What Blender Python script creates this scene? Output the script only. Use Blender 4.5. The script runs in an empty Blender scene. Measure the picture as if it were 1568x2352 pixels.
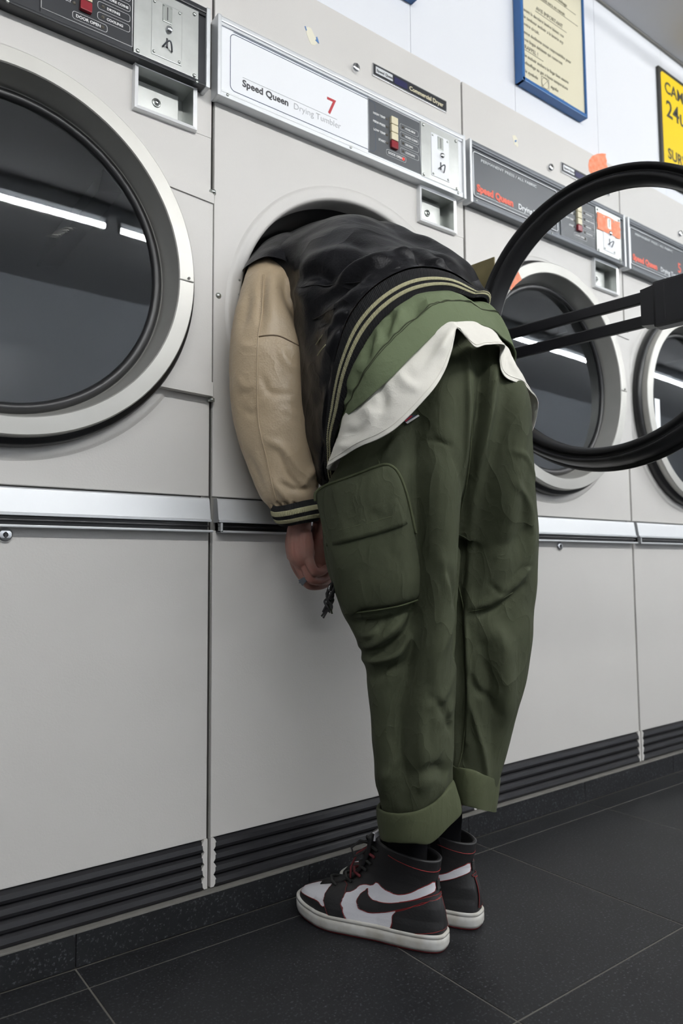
import bpy, bmesh, math, random
import numpy as np
from mathutils import Vector, Matrix
S = bpy.context.scene
COL = S.collection
PI = math.pi
# ------------------------------------------------------------------ camera
cam = bpy.data.cameras.new('camera'); camo = bpy.data.objects.new('camera', cam); COL.objects.link(camo)
S.camera = camo
cam.sensor_fit = 'VERTICAL'; cam.sensor_height = 36.0; cam.sensor_width = 24.0
cam.lens = 1683.5 * 36.0 / 2352.0
cam.clip_start = .02
R3 = Matrix(((0.80006381, -0.04050017, -0.59854626), (-0.59987156, -0.06600235, -0.7973693), (-0.00721187, 0.9969972, -0.077101)))
camo.matrix_world = Matrix.Translation((-0.7028, -1.3957, 0.7080)) @ R3.to_4x4()
cam.dof.use_dof = True; cam.dof.focus_distance = 1.46; cam.dof.aperture_fstop = 3.6
# ------------------------------------------------------------------ world, exposure
W_ = bpy.data.worlds.new('world'); S.world = W_; W_.use_nodes = True
W_.node_tree.nodes['Background'].inputs[0].default_value = (.75, .85, 1, 1)
W_.node_tree.nodes['Background'].inputs[1].default_value = .05
S.view_settings.view_transform = 'Standard'; S.view_settings.look = 'None'
S.view_settings.exposure = -0.62; S.view_settings.gamma = 1.0; S.view_settings.use_curve_mapping = False
# ------------------------------------------------------------------ materials
def lin(c): return tuple((x / 12.92 if x <= .04045 else ((x + .055) / 1.055) ** 2.4) for x in c)
def mat(name, col, rough=.5, metal=0., bump=0., scale=200., spec=.5, kind='noise', var=0., vscale=6., col2=None, coat=0., aniso=None, sheen=0.):
    m = bpy.data.materials.new(name); m.use_nodes = True
    nt = m.node_tree; b = nt.nodes['Principled BSDF']
    b.inputs['Base Color'].default_value = (*col, 1); b.inputs['Roughness'].default_value = rough
    b.inputs['Metallic'].default_value = metal; b.inputs['Specular IOR Level'].default_value = spec
    b.inputs['Coat Weight'].default_value = coat; b.inputs['Sheen Weight'].default_value = sheen
    tc = nt.nodes.new('ShaderNodeTexCoord'); mp = nt.nodes.new('ShaderNodeMapping')
    nt.links.new(tc.outputs['Object'], mp.inputs[0])
    if aniso: mp.inputs['Scale'].default_value = aniso
    if bump:
        bp = nt.nodes.new('ShaderNodeBump'); bp.inputs['Strength'].default_value = min(1, bump); bp.inputs['Distance'].default_value = .001 * max(1, bump)
        if kind == 'noise':
            n = nt.nodes.new('ShaderNodeTexNoise'); n.inputs['Scale'].default_value = scale; n.inputs['Detail'].default_value = 3; out = n.outputs[0]
        else:
            n = nt.nodes.new('ShaderNodeTexVoronoi'); n.inputs['Scale'].default_value = scale; n.feature = 'DISTANCE_TO_EDGE' if kind == 'crack' else 'F1'; out = n.outputs[0]
        nt.links.new(mp.outputs[0], n.inputs['Vector']); nt.links.new(out, bp.inputs['Height']); nt.links.new(bp.outputs[0], b.inputs['Normal'])
    if var:
        n = nt.nodes.new('ShaderNodeTexNoise'); n.inputs['Scale'].default_value = vscale; n.inputs['Detail'].default_value = 5
        nt.links.new(mp.outputs[0], n.inputs['Vector'])
        r = nt.nodes.new('ShaderNodeValToRGB'); r.color_ramp.elements[0].position = .3; r.color_ramp.elements[1].position = .7
        c2 = col2 or tuple(x * (1 - var) for x in col)
        r.color_ramp.elements[0].color = (*c2, 1); r.color_ramp.elements[1].color = (*col, 1)
        nt.links.new(n.outputs[0], r.inputs[0]); nt.links.new(r.outputs[0], b.inputs['Base Color'])
    return m
M = {}
M['paint'] = mat('cream_enamel', (.62, .605, .58), .42, bump=.25, scale=260, var=.04, vscale=3)
M['paint_in'] = mat('cream_enamel_worn', (.50, .48, .42), .4)
M['wall'] = mat('white_wall_laminate', (.74, .76, .80), .35)
M['ceil'] = mat('grey_ceiling', (.56, .56, .57), .9)
M['alu'] = mat('brushed_aluminium', (.64, .66, .68), .45, .6, bump=.1, scale=300, aniso=(1, 30, 30))
M['steel'] = mat('stainless_plate', (.66, .68, .66), .33, .9, bump=.08, scale=200, var=.12, vscale=25)
M['ring'] = mat('satin_steel_ring', (.50, .495, .465), .42, .55, bump=.06, scale=90, var=.08, vscale=12)
M['chrome'] = mat('chrome', (.85, .86, .87), .12, 1.)
M['satin'] = mat('satin_chrome', (.86, .87, .88), .28, .25)
M['darkmetal'] = mat('drum_metal', (.10, .10, .10), .45, .7)
M['gap'] = mat('shadow_gap_steel', (.20, .195, .18), .6)
M['rubber'] = mat('black_rubber', (.012, .012, .013), .38)
M['blackpl'] = mat('black_plastic', (.014, .014, .016), .3)
M['darkpanel'] = mat('dark_grey_panel', (.075, .082, .09), .35, .0)
M['midpanel'] = mat('grey_anodised_panel', (.12, .13, .145), .35, .3)
M['blackpanel'] = mat('black_panel', (.022, .024, .028), .3)
M['whiteplate'] = mat('white_fascia', (.86, .88, .91), .3)
M['white'] = mat('white_print', (.8, .8, .8), .5)
M['blackprint'] = mat('black_print', (.03, .03, .035), .5)
M['greyprint'] = mat('grey_print', (.42, .43, .45), .5)
M['navyprint'] = mat('navy_print', (.03, .06, .12), .5)
M['redprint'] = mat('red_print', (.45, .03, .04), .5)
M['orangered'] = mat('orange_red_print', (.75, .13, .08), .5)
M['button'] = mat('ivory_button', (.72, .66, .47), .35)
M['redbtn'] = mat('dark_red_button', (.25, .015, .025), .25)
M['screw'] = mat('zinc_screw', (.55, .58, .55), .3, .9)
M['led'] = mat('smoked_led', (.12, .11, .09), .2)
M['khaki'] = mat('khaki_hinge_metal', (.24, .20, .09), .5, .2, var=.3, vscale=20)
M['orange'] = mat('orange_tape', (.85, .19, .07), .6, var=.35, vscale=60, col2=(.85, .33, .2))
M['sticker'] = mat('pale_residue', (.74, .71, .58), .6)
M['residue'] = mat('glass_residue', (.20, .20, .19), .8)
M['bluefleck'] = mat('blue_fleck', (.08, .2, .45), .6)
M['poster'] = mat('cream_paper', (.70, .66, .50), .35, var=.05, vscale=4)
M['blueframe'] = mat('blue_frame', (.025, .12, .33), .35)
M['yellow'] = mat('yellow_sign', (.80, .56, .01), .4)
M['ink'] = mat('sign_ink', (.035, .035, .03), .5)
M['faintink'] = mat('faded_ink', (.22, .21, .16), .6)
M['trouser'] = mat('olive_twill', (.052, .060, .034), .85, bump=.35, scale=700, var=.22, vscale=9, spec=.25)
M['trouser_in'] = mat('olive_twill_inside', (.066, .076, .040), .85, bump=.3, scale=700, spec=.25)
M['sweat'] = mat('sage_fleece', (.125, .155, .088), .9, bump=.5, scale=420, spec=.2)
M['tee'] = mat('offwhite_jersey', (.78, .76, .69), .9, bump=.4, scale=500, var=.06, vscale=14)
M['leather'] = mat('black_leather', (.007, .007, .0085), .40, bump=.3, scale=240, kind='vor', spec=.18)
M['tan'] = mat('tan_leather', (.53, .42, .285), .40, bump=.35, scale=260, kind='vor', var=.16, vscale=7, col2=(.45, .35, .23))
M['tandark'] = mat('tan_seam_leather', (.14, .095, .055), .5)
M['tanthread'] = mat('tan_thread', (.50, .40, .27), .8)
M['knit'] = mat('black_rib_knit', (.008, .008, .009), .95, bump=.6, scale=300)
M['knitcream'] = mat('cream_rib_knit', (.42, .40, .25), .95, bump=.8, scale=300)
M['skin'] = mat('skin', (.30, .165, .13), .55, bump=.3, scale=220, var=.25, vscale=28, col2=(.31, .13, .10))
M['nail'] = mat('nail', (.45, .24, .2), .3)
M['hair'] = mat('dark_hair', (.02, .014, .01), .6)
M['shoewhite'] = mat('white_shoe_leather', (.66, .66, .70), .45, bump=.2, scale=300)
M['shoeblack'] = mat('black_shoe_leather', (.012, .012, .013), .5, bump=.3, scale=260)
M['solewhite'] = mat('white_sole_rubber', (.60, .60, .58), .55, var=.22, vscale=40, col2=(.45, .43, .38))
M['red'] = mat('red_trim', (.22, .010, .010), .5)
M['outsole'] = mat('dark_red_outsole', (.11, .008, .010), .6)
M['sock'] = mat('black_sock', (.005, .005, .006), .98, spec=.1)
M['redlace'] = mat('dark_red_lace', (.10, .008, .012), .8)
M['floor'] = None
M['grout'] = mat('grey_grout', (.105, .10, .088), .9)
M['laces'] = mat('black_lace', (.01, .01, .01), .8)
M['grey_strip'] = mat('grey_mortar', (.17, .165, .15), .9, var=.2, vscale=30)
M['washer'] = mat('washer_enamel', (.5, .52, .55), .4)
M['backdark'] = mat('dark_shop_window', (.012, .014, .018), .12)
M['oppwall'] = mat('grey_wall', (.62, .65, .70), .6)
def crumple(m, scale, dist, stretch=(1, 1, .55), seed=0., fine=.35):
    """cloth relief: soft ridged creases under the weave"""
    nt = m.node_tree; b = nt.nodes['Principled BSDF']; old = b.inputs['Normal'].links[0].from_node if b.inputs['Normal'].links else None
    tc = nt.nodes.new('ShaderNodeTexCoord'); mp = nt.nodes.new('ShaderNodeMapping'); mp.inputs['Scale'].default_value = stretch; mp.inputs['Location'].default_value = (seed, seed, 0)
    nt.links.new(tc.outputs['Object'], mp.inputs[0]); prev = None
    for sc, d in ((scale, dist), (scale * 2.6, dist * fine)):
        n = nt.nodes.new('ShaderNodeTexNoise'); n.inputs['Scale'].default_value = sc; n.inputs['Detail'].default_value = 2.5; n.inputs['Distortion'].default_value = .45
        nt.links.new(mp.outputs[0], n.inputs['Vector'])
        a = nt.nodes.new('ShaderNodeMath'); a.operation = 'SUBTRACT'; a.inputs[1].default_value = .5; nt.links.new(n.outputs[0], a.inputs[0])
        c = nt.nodes.new('ShaderNodeMath'); c.operation = 'ABSOLUTE'; nt.links.new(a.outputs[0], c.inputs[0])
        e = nt.nodes.new('ShaderNodeMath'); e.operation = 'POWER'; e.inputs[1].default_value = .6; nt.links.new(c.outputs[0], e.inputs[0])
        bp = nt.nodes.new('ShaderNodeBump'); bp.invert = True; bp.inputs['Strength'].default_value = .8; bp.inputs['Distance'].default_value = d; nt.links.new(e.outputs[0], bp.inputs['Height'])
        if prev: nt.links.new(prev.outputs[0], bp.inputs['Normal'])
        prev = bp
    if old: nt.links.new(prev.outputs[0], old.inputs['Normal'])
    else: nt.links.new(prev.outputs[0], b.inputs['Normal'])
crumple(M['trouser'], 8.5, .0115, (1, 1, .5), 0., .34); crumple(M['trouser_in'], 12, .004); crumple(M['tan'], 10, .0030, (1, 1, 1), 3., .2); crumple(M['leather'], 8, .0065, (1, 1, 1), 5., .06)
crumple(M['tee'], 12, .0026, (1, 1, 1), 2., .15); crumple(M['sweat'], 14, .003, (1, 1, 1), 8.)
def floor_mat():
    m = mat('dark_terrazzo_tile', (.015, .016, .018), .5, bump=.12, scale=500, spec=.3)
    nt = m.node_tree; b = nt.nodes['Principled BSDF']
    tc = nt.nodes.new('ShaderNodeTexCoord')
    v = nt.nodes.new('ShaderNodeTexNoise'); v.inputs['Scale'].default_value = 210; v.inputs['Detail'].default_value = 2
    n2 = nt.nodes.new('ShaderNodeTexNoise'); n2.inputs['Scale'].default_value = 9; n2.inputs['Detail'].default_value = 4
    geo = nt.nodes.new('ShaderNodeNewGeometry')
    nt.links.new(geo.outputs['Position'], v.inputs['Vector']); nt.links.new(geo.outputs['Position'], n2.inputs['Vector'])
    r = nt.nodes.new('ShaderNodeValToRGB'); r.color_ramp.elements[0].position = .58; r.color_ramp.elements[1].position = .74
    r.color_ramp.elements[0].color = (.015, .016, .018, 1); r.color_ramp.elements[1].color = (.085, .09, .10, 1)
    nt.links.new(v.outputs[0], r.inputs[0])
    mx = nt.nodes.new('ShaderNodeMix'); mx.data_type = 'RGBA'; mx.blend_type = 'MULTIPLY'; mx.inputs[0].default_value = .5
    nt.links.new(r.outputs[0], mx.inputs[6]); nt.links.new(n2.outputs[0], mx.inputs[7]); nt.links.new(mx.outputs[2], b.inputs['Base Color'])
    return m
M['floor'] = floor_mat()
def glass_mat(ior=1.75, tr=.88):
    m = bpy.data.materials.new('door_glass'); m.use_nodes = True; nt = m.node_tree; nt.nodes.clear()
    o = nt.nodes.new('ShaderNodeOutputMaterial'); mx = nt.nodes.new('ShaderNodeMixShader')
    t = nt.nodes.new('ShaderNodeBsdfTransparent'); t.inputs[0].default_value = (tr, tr + .01, tr + .02, 1)
    g = nt.nodes.new('ShaderNodeBsdfGlossy'); g.inputs['Roughness'].default_value = .015; g.inputs[0].default_value = (.92, .96, 1, 1)
    fr = nt.nodes.new('ShaderNodeFresnel'); fr.inputs[0].default_value = ior
    nt.links.new(fr.outputs[0], mx.inputs[0]); nt.links.new(t.outputs[0], mx.inputs[1]); nt.links.new(g.outputs[0], mx.inputs[2]); nt.links.new(mx.outputs[0], o.inputs[0])
    return m
M['glass'] = glass_mat(); M['thinglass'] = glass_mat(1.22, .96)
def emit(name, col, s):
    m = bpy.data.materials.new(name); m.use_nodes = True; b = m.node_tree.nodes['Principled BSDF']
    b.inputs['Emission Color'].default_value = (*col, 1); b.inputs['Emission Strength'].default_value = s; b.inputs['Base Color'].default_value = (*col, 1)
    return m
M['tube'] = emit('fluorescent_tube', (1., 1., .985), 262.)
M['tube2'] = emit('fluorescent_tube_dim', (.96, .985, 1.), 55.)
M['ledred'] = emit('lit_red_led', (1, .03, .02), 2.5)
# ------------------------------------------------------------------ mesh helpers
ORG = {}
def link(o, parent=None):
    COL.objects.link(o)
    if parent is not None: o.parent = parent
    return o
def empty(name, loc, parent=None, local=False, rz=0.):
    o = bpy.data.objects.new(name, None); o.empty_display_size = .05; link(o, parent)
    base = ORG.get(parent, Vector((0, 0, 0))) if parent else Vector((0, 0, 0))
    o.location = Vector(loc) - (base if not local else Vector((0, 0, 0))); o.rotation_euler = (0, 0, rz)
    ORG[o] = Vector((0, 0, 0)) if local else Vector(loc)
    return o
def tag(o, label=None, cat=None, group=None, kind=None):
    if label: o['label'] = label
    if cat: o['category'] = cat
    if group: o['group'] = group
    if kind: o['kind'] = kind
    return o
def mk(name, V, F, m, parent=None, smooth=True, me=None):
    org = ORG.get(parent, Vector((0, 0, 0))) if parent is not None else Vector((0, 0, 0))
    if me is None:
        me = bpy.data.meshes.new(name)
        V = np.asarray(V, float) - np.array(org)
        me.from_pydata(V.tolist(), [], F); me.update()
        if smooth is True: me.polygons.foreach_set('use_smooth', [True] * len(me.polygons))
        elif smooth is not False: me.polygons.foreach_set('use_smooth', smooth)
    if m is not None:
        for mm in (m if isinstance(m, list) else [m]): me.materials.append(mm)
    o = bpy.data.objects.new(name, me); link(o, parent); ORG[o] = org
    return o
class MB:
    def __init__(s): s.V = []; s.F = []; s.Sm = []
    def add(s, V, F, sm=False):
        n = len(s.V); s.V += [tuple(v) for v in V]; s.F += [tuple(i + n for i in f) for f in F]; s.Sm += [sm] * len(F); return s
    def box(s, x0, x1, y0, y1, z0, z1, bev=0.):
        if bev <= 0:
            V = [(x, y, z) for x in (x0, x1) for y in (y0, y1) for z in (z0, z1)]
            return s.add(V, [(0, 1, 3, 2), (4, 6, 7, 5), (0, 4, 5, 1), (2, 3, 7, 6), (0, 2, 6, 4), (1, 5, 7, 3)])
        bm = bmesh.new(); bmesh.ops.create_cube(bm, size=1)
        for v in bm.verts: v.co = Vector(((x0 + x1) / 2 + v.co.x * (x1 - x0), (y0 + y1) / 2 + v.co.y * (y1 - y0), (z0 + z1) / 2 + v.co.z * (z1 - z0)))
        bmesh.ops.bevel(bm, geom=list(bm.edges), offset=bev, segments=2, affect='EDGES', profile=.6)
        bm.verts.index_update(); s.add([tuple(v.co) for v in bm.verts], [tuple(v.index for v in f.verts) for f in bm.faces]); bm.free(); return s
    def cyl(s, p0, p1, r0, r1=None, n=16, cap=True):
        r1 = r0 if r1 is None else r1
        return s.lathe([(0, 0), (r0, 0), (r1, 1), (0, 1)] if cap else [(r0, 0), (r1, 1)], p0, p1, n)
    def lathe(s, prof, p0, p1, n=24, sharp=False):
        if sharp:
            for a_, b_ in zip(prof[:-1], prof[1:]): s.lathe([a_, b_], p0, p1, n)
            return s
        p0 = Vector(p0); ax = Vector(p1) - p0; a = ax.normalized(); t = Vector((0, 0, 1)) if abs(a.z) < .9 else Vector((1, 0, 0))
        u = a.cross(t).normalized(); w = a.cross(u)
        V = []; F = []
        for (r, h) in prof:
            for i in range(n):
                th = 2 * PI * i / n; V.append(p0 + ax * h + (u * math.cos(th) + w * math.sin(th)) * r)
        for k in range(len(prof) - 1):
            for i in range(n):
                j = (i + 1) % n; F.append((k * n + i, k * n + j, (k + 1) * n + j, (k + 1) * n + i))
        return s.add(V, F, True)
    def tube(s, pts, r, n=8, closed=False):
        pts = [Vector(p) for p in pts]; V = []; F = []; m = len(pts)
        prev = None
        for i, p in enumerate(pts):
            a = pts[(i + 1) % m] if (closed or i < m - 1) else p; b = pts[i - 1] if (closed or i > 0) else p
            d = (a - b); d = d.normalized() if d.length > 1e-9 else Vector((0, 0, 1))
            if prev is None:
                t = Vector((0, 0, 1)) if abs(d.z) < .9 else Vector((1, 0, 0)); u = d.cross(t).normalized()
            else:
                u = (prev - d * prev.dot(d)); u = u.normalized() if u.length > 1e-6 else d.orthogonal().normalized()
            prev = u; w = d.cross(u); rr = r[i] if hasattr(r, '__len__') else r
            for k in range(n): V.append(p + (u * math.cos(2 * PI * k / n) + w * math.sin(2 * PI * k / n)) * rr)
        for i in range(m if closed else m - 1):
            for k in range(n):
                j = (i + 1) % m; F.append((i * n + k, i * n + (k + 1) % n, j * n + (k + 1) % n, j * n + k))
        if not closed: F.append(tuple(range(n))[::-1]); F.append(tuple((m - 1) * n + k for k in range(n)))
        return s.add(V, F, True)
    def poly(s, pts, off):  # extruded polygon; off vector
        n = len(pts); V = [Vector(p) for p in pts] + [Vector(p) + Vector(off) for p in pts]
        F = [tuple(range(n)), tuple(range(2 * n - 1, n - 1, -1))] + [(i, i + n, (i + 1) % n + n, (i + 1) % n) for i in range(n)]
        return s.add(V, F)
    def build(s, name, m, parent=None, local=False):
        V = s.V
        if local: V = np.asarray(V, float) + np.array(ORG.get(parent, Vector((0, 0, 0))))
        return mk(name, V, s.F, m, parent, s.Sm)
def rrect(x0, x1, z0, z1, r, y, n=6):
    P = []
    for cx, cz, a0 in ((x1 - r, z1 - r, 0), (x0 + r, z1 - r, 90), (x0 + r, z0 + r, 180), (x1 - r, z0 + r, 270)):
        for i in range(n + 1):
            a = math.radians(a0 + 90 * i / n); P.append((cx + r * math.cos(a), y, cz + r * math.sin(a)))
    return P
def text(s, x, z, size, m, parent, y, name='lettering', xs=1., align='LEFT', ox=None, bold=0.):
    c = bpy.data.curves.new(name, 'FONT'); c.body = s; c.size = size; c.align_x = align; c.extrude = .0003; c.resolution_u = 3; c.offset = bold
    tmp = bpy.data.objects.new('tmp', c); COL.objects.link(tmp); me = bpy.data.meshes.new_from_object(tmp.evaluated_get(bpy.context.evaluated_depsgraph_get())) if False else bpy.data.meshes.new_from_object(tmp)
    bpy.data.objects.remove(tmp); bpy.data.curves.remove(c); me.name = name; me.materials.clear(); me.materials.append(m)
    o = bpy.data.objects.new(name, me); link(o, parent)
    o.location = Vector((x, y, z)) if ox is None else Vector((x, y, z)) - ox; o.rotation_euler = (PI / 2, 0, 0); o.scale = (xs, 1, 1)
    return o
# ------------------------------------------------------------------ room
XL, XR, YB = -4.6, 9.6, -3.9
ZC = 2.735
fl = MB().box(XL, XR, YB, .05, -.06, -.0009).build('floor', M['grout']); tag(fl, kind='structure')
T = .5035; g = .0015
tile_me = None
tb = MB().box(g, T - g, g, T - g, -.03, 0, .0012)
rnd = random.Random(4)
tile_mesh = None
for j in range(7):
    for i in range(-8, 17):
        x0 = -.267 + T * i; y0 = -.0903 - T * (j + 1)
        if j > 4 and (i < -3 or i > 8): continue
        if i < -5 and j > 3: continue
        if tile_mesh is None:
            t = mk('tile', tb.V, tb.F, M['floor'], fl, tb.Sm); tile_mesh = t.data
        else:
            t = bpy.data.objects.new('tile', tile_mesh); link(t, fl)
        t.location = (x0, y0, rnd.uniform(-.0003, .0003))
strip_mesh = None
sb = MB().box(g, T - g, -.0903 + g, -.0175, -.03, 0, .001)
pb = MB().box(g * .5, T - g * .5, -.0165, .01, 0.0015, .0600, .001)
base = MB().box(XL, XR, -.010, .05, -.003, .0641).build('baseboard_back', M['grey_strip']); tag(base, kind='structure')
MB().box(XL, XR, -.0185, -.004, .0605, .0645, .001).build('mortar_strip', M['grey_strip'], base)
for i in range(-8, 17):
    if strip_mesh is None:
        a = mk('tile', sb.V, sb.F, M['floor'], fl, sb.Sm); strip_mesh = a.data
        b_ = mk('tile', pb.V, pb.F, M['floor'], base, pb.Sm); pl_mesh = b_.data
    else:
        a = bpy.data.objects.new('tile', strip_mesh); link(a, fl)
        b_ = bpy.data.objects.new('tile', pl_mesh); link(b_, base)
    a.location = (-.267 + T * i, 0, 0); b_.location = (-.267 + T * i, 0, 0)
wb = MB().box(XL, XR, .045, .12, 2.05, ZC).box(XL, XR, .80, .90, 0, 2.05).box(XL, XR, .12, .80, 2.04, 2.05).build('wall_back', M['gap']); tag(wb, kind='structure')
pw = .443
wp = MB().box(.0008, pw - .0008, .030, .046, 2.06, ZC, .0006)
wpm = None
for i in range(-11, 20):
    if wpm is None: t = mk('panel', wp.V, wp.F, M['wall'], wb, wp.Sm); wpm = t.data
    else: t = bpy.data.objects.new('panel', wpm); link(t, wb)
    t.location = (.620 + pw * i, 0, 0)
cl = MB().box(XL, XR, YB, .2, ZC, ZC + .1).build('ceiling', M['ceil']); tag(cl, kind='structure')
tr = MB().box(XL, XR, .022, .03, ZC - .006, ZC).build('trim_1', M['gap']); tag(tr, kind='structure')
wl = MB().box(XL - .1, XL, YB, .12, 0, ZC).build('wall_left', M['oppwall']); tag(wl, kind='structure')
wr = MB().box(XR, XR + .1, YB, .12, 0, ZC).build('wall_right', M['oppwall']); tag(wr, kind='structure')
wf = MB().box(XL, XR, YB - .1, YB, 0, ZC).build('wall_front', M['oppwall']); tag(wf, kind='structure')
# ------------------------------------------------------------------ fluorescent lamps
def lamp(x0, x1, y, z, lab, grp, tm='tube'):
    r = empty('fluorescent_lamp', ((x0 + x1) / 2, y, z))
    tag(r, lab, 'lamp', grp)
    MB().box(x0, x1, y - .03, y + .03, z + .035, ZC, .004).build('housing', M['washer'], r)
    for xx in (x0 + .006, x1 - .006): MB().box(xx - .006, xx + .006, y - .018, y + .018, z - .016, z + .036, .003).build('end_cap', M['blackpl'], r)
    MB().cyl((x0 + .014, y, z), (x1 - .014, y, z), .014, n=12).build('tube', M[tm], r)
for k in range(-2, 5):
    lamp(.72 + 1.57 * k, .72 + 1.57 * k + 1.5, -2.50, 2.62, 'bare white fluorescent batten lamp on the ceiling behind the viewer', 'ceiling batten lamps in the long row')
lamp(1.9, 3.1, -1.15, 2.64, 'single dimmer ceiling batten lamp nearer the dryers', None, 'tube2')
# ------------------------------------------------------------------ dryers
PW = .788
def front_panel(t, X, c, R, zn=1.638):
    cx, cz = X + c[0], c[1]
    outer = [(X + .004, .862), (X + .784, .862), (X + .784, zn), (X + .609, zn), (X + .609, 1.76), (X + .004, 1.76)]
    n = 160; ang = [2 * PI * i / n for i in range(n)]
    for (px, pz) in outer: ang.append(math.atan2(pz - cz, px - cx) % (2 * PI))
    ang = sorted(ang)
    def hitp(a):
        dx, dz = math.cos(a), math.sin(a); best = 9
        for i in range(len(outer)):
            x1, z1 = outer[i]; x2, z2 = outer[(i + 1) % len(outer)]
            ex, ez = x2 - x1, z2 - z1; den = dx * ez - dz * ex
            if abs(den) < 1e-12: continue
            t_ = ((x1 - cx) * ez - (z1 - cz) * ex) / den; s_ = ((x1 - cx) * dz - (z1 - cz) * dx) / den
            if t_ > 0 and -1e-6 <= s_ <= 1 + 1e-6: best = min(best, t_)
        return best
    prof = [(R + .036, 0), (R + .032, -.0035), (R + .027, -.005), (R + .021, -.004), (R + .014, -.0035), (R + .007, -.004), (R + .002, -.0015), (R, .004), (R - .001, .014), (R - .001, .05)]
    V = []; F = []; Sm = []; m = len(ang)
    for a in ang:
        r = hitp(a); V.append((cx + r * math.cos(a), .02, cz + r * math.sin(a)))
    for a in ang:
        r = hitp(a); V.append((cx + r * math.cos(a), .0012, cz + r * math.sin(a)))
    for a in ang:
        r = hitp(a) - .0015; V.append((cx + r * math.cos(a), 0, cz + r * math.sin(a)))
    for (r, y) in prof:
        for a in ang: V.append((cx + r * math.cos(a), y, cz + r * math.sin(a)))
    for k in range(len(prof) + 2):
        for i in range(m):
            j = (i + 1) % m; F.append((k * m + i, (k + 1) * m + i, (k + 1) * m + j, k * m + j)); Sm.append(k > 2)
    mb = MB(); mb.V = V; mb.F = F; mb.Sm = Sm
    mb.box(X + .743, X + .784, 0, .02, zn, 1.76)
    mb.build('front_panel', M['paint'], t)
def screw(mb, x, y, z, r=.004): mb.lathe([(0, 1), (r * .6, .95), (r, .4), (r, 0)], (x, y, z), (x, y - r * .7, z), 12)
def dryer(idx, lab, style, c, R):
    X = PW * idx
    t = empty('tumble_dryer', (X, 0, 0)); tag(t, lab, 'dryer', None)
    front_panel(t, X, c, R, 1.649 if style == 'black' else 1.638)
    cab = MB()
    for q in ((.002, .02, .004, .04, .066, 2.10), (.768, .786, .004, .04, .066, 2.10), (.01, .778, .012, .04, .79, .87), (.01, .6, .021, .04, 1.72, 1.93)): MB().box(X + q[0], X + q[1], *q[2:]).build('cabinet_frame', M['gap'], t)
    # drum
    d = MB().lathe([(R + .004, .05), (R + .004, .06), (R - .012, .075), (R - .008, .62), (0, .64)], (X + c[0], 0, c[1]), (X + c[0], 1, c[1]), 64).build('drum', M['darkmetal'], t)
    for k in range(3):
        a = 2 * PI * (k / 3 + .13); u = Vector((math.cos(a), 0, math.sin(a))); w = Vector((-math.sin(a), 0, math.cos(a))); cc = Vector((X + c[0], .1, c[1]))
        MB().poly([cc + u * (R - .01) + w * .03, cc + u * (R - .06), cc + u * (R - .01) - w * .03], (0, .48, 0)).build('baffle', M['darkmetal'], d)
    tp = MB().box(X + .003, X + .785, 0, .028, 1.912, 2.108, .002).build('top_panel', M['paint'], t)
    lp = MB().box(X + .0045, X + .7835, -.001, .02, .163, .79, .0018).build('lower_panel', M['paint'], t)
    # lock in the lower panel
    l = MB().lathe([(0, 1), (.0095, 1), (.0125, .8), (.0135, 0)], (X + .387, -.001, .772), (X + .387, -.007, .772), 24).build('lock', M['chrome'], t)
    MB().box(X + .3855, X + .3885, -.0085, -.006, .766, .777).cyl((X + .387, -.006, .772), (X + .387, -.0083, .772), .0045, n=12).build('keyhole', M['blackprint'], l)
    # small barrel lock in the top panel
    l = MB().lathe([(0, 1), (.009, 1), (.0115, .7), (.012, 0)], (X + .397, 0, 1.979), (X + .397, -.010, 1.979), 24).build('lock', M['chrome'], t)
    MB().box(X + .3955, X + .3985, -.0112, -.009, 1.976, 1.987).build('keyhole', M['blackprint'], l)
    # name plate
    n = MB().box(X + .454, X + .722, -.004, 0, 1.984, 2.018, .001).build('name_plate', M['chrome'], t)
    MB().box(X + .458, X + .719, -.0047, -.003, 1.989, 2.015).build('plate_inlay', M['blackpanel'], n)
    MB().box(X + .463, X + .521, -.0052, -.004, 1.993, 2.011).build('plate_badge', M['alu'], n)
    MB().box(X + .527, X + .573, -.0052, -.004, 1.991, 2.009).build('plate_window', mat('indigo_window', (.02, .02, .08), .3) if 'indigo_window' not in bpy.data.materials else bpy.data.materials['indigo_window'], n)
    text('Speed Queen', .466, 1.998, .0105, M['blackprint'], n, -.0056, ox=None)
    text('Commercial Dryer', .580, 1.994, .0165, M['button'], n, -.0052, bold=.0004)
    # ledge extrusion with finger channel
    pr = [(.003, .8575), (-.010, .8575), (-.0125, .855), (-.0135, .852), (-.020, .812), (-.0235, .811), (-.0235, .8065), (-.010, .8065), (.003, .8065)]
    lg = MB()
    def extr(mb, pr, x0, x1):
        k = len(pr); V = [(x0, y, z) for y, z in pr] + [(x1, y, z) for y, z in pr]
        mb.add(V, [tuple(range(k))[::-1], tuple(range(k, 2 * k))] + [(i, (i + 1) % k, (i + 1) % k + k, i + k) for i in range(k)])
    extr(lg, pr, X + .009, X + .779); lg.build('ledge', M['alu'], t)
    ch = MB().box(X + .012, X + .776, -.012, .003, .789, .8065); ch.box(X + .012, X + .776, -.0195, -.010, .7965, .7995, .0008); ch.build('finger_channel', M['blackpl'], t)
    MB().box(X + .012, X + .7835, -.0245, .002, .785, .7895, .001).box(X + .012, X + .0165, -.0245, 0, .785, .805).build('pull_lip', M['alu'], t)
    # kick louvres
    MB().box(X + .01, X + .778, .012, .03, .066, .164).build('kick_back', M['blackpl'], t)
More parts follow.
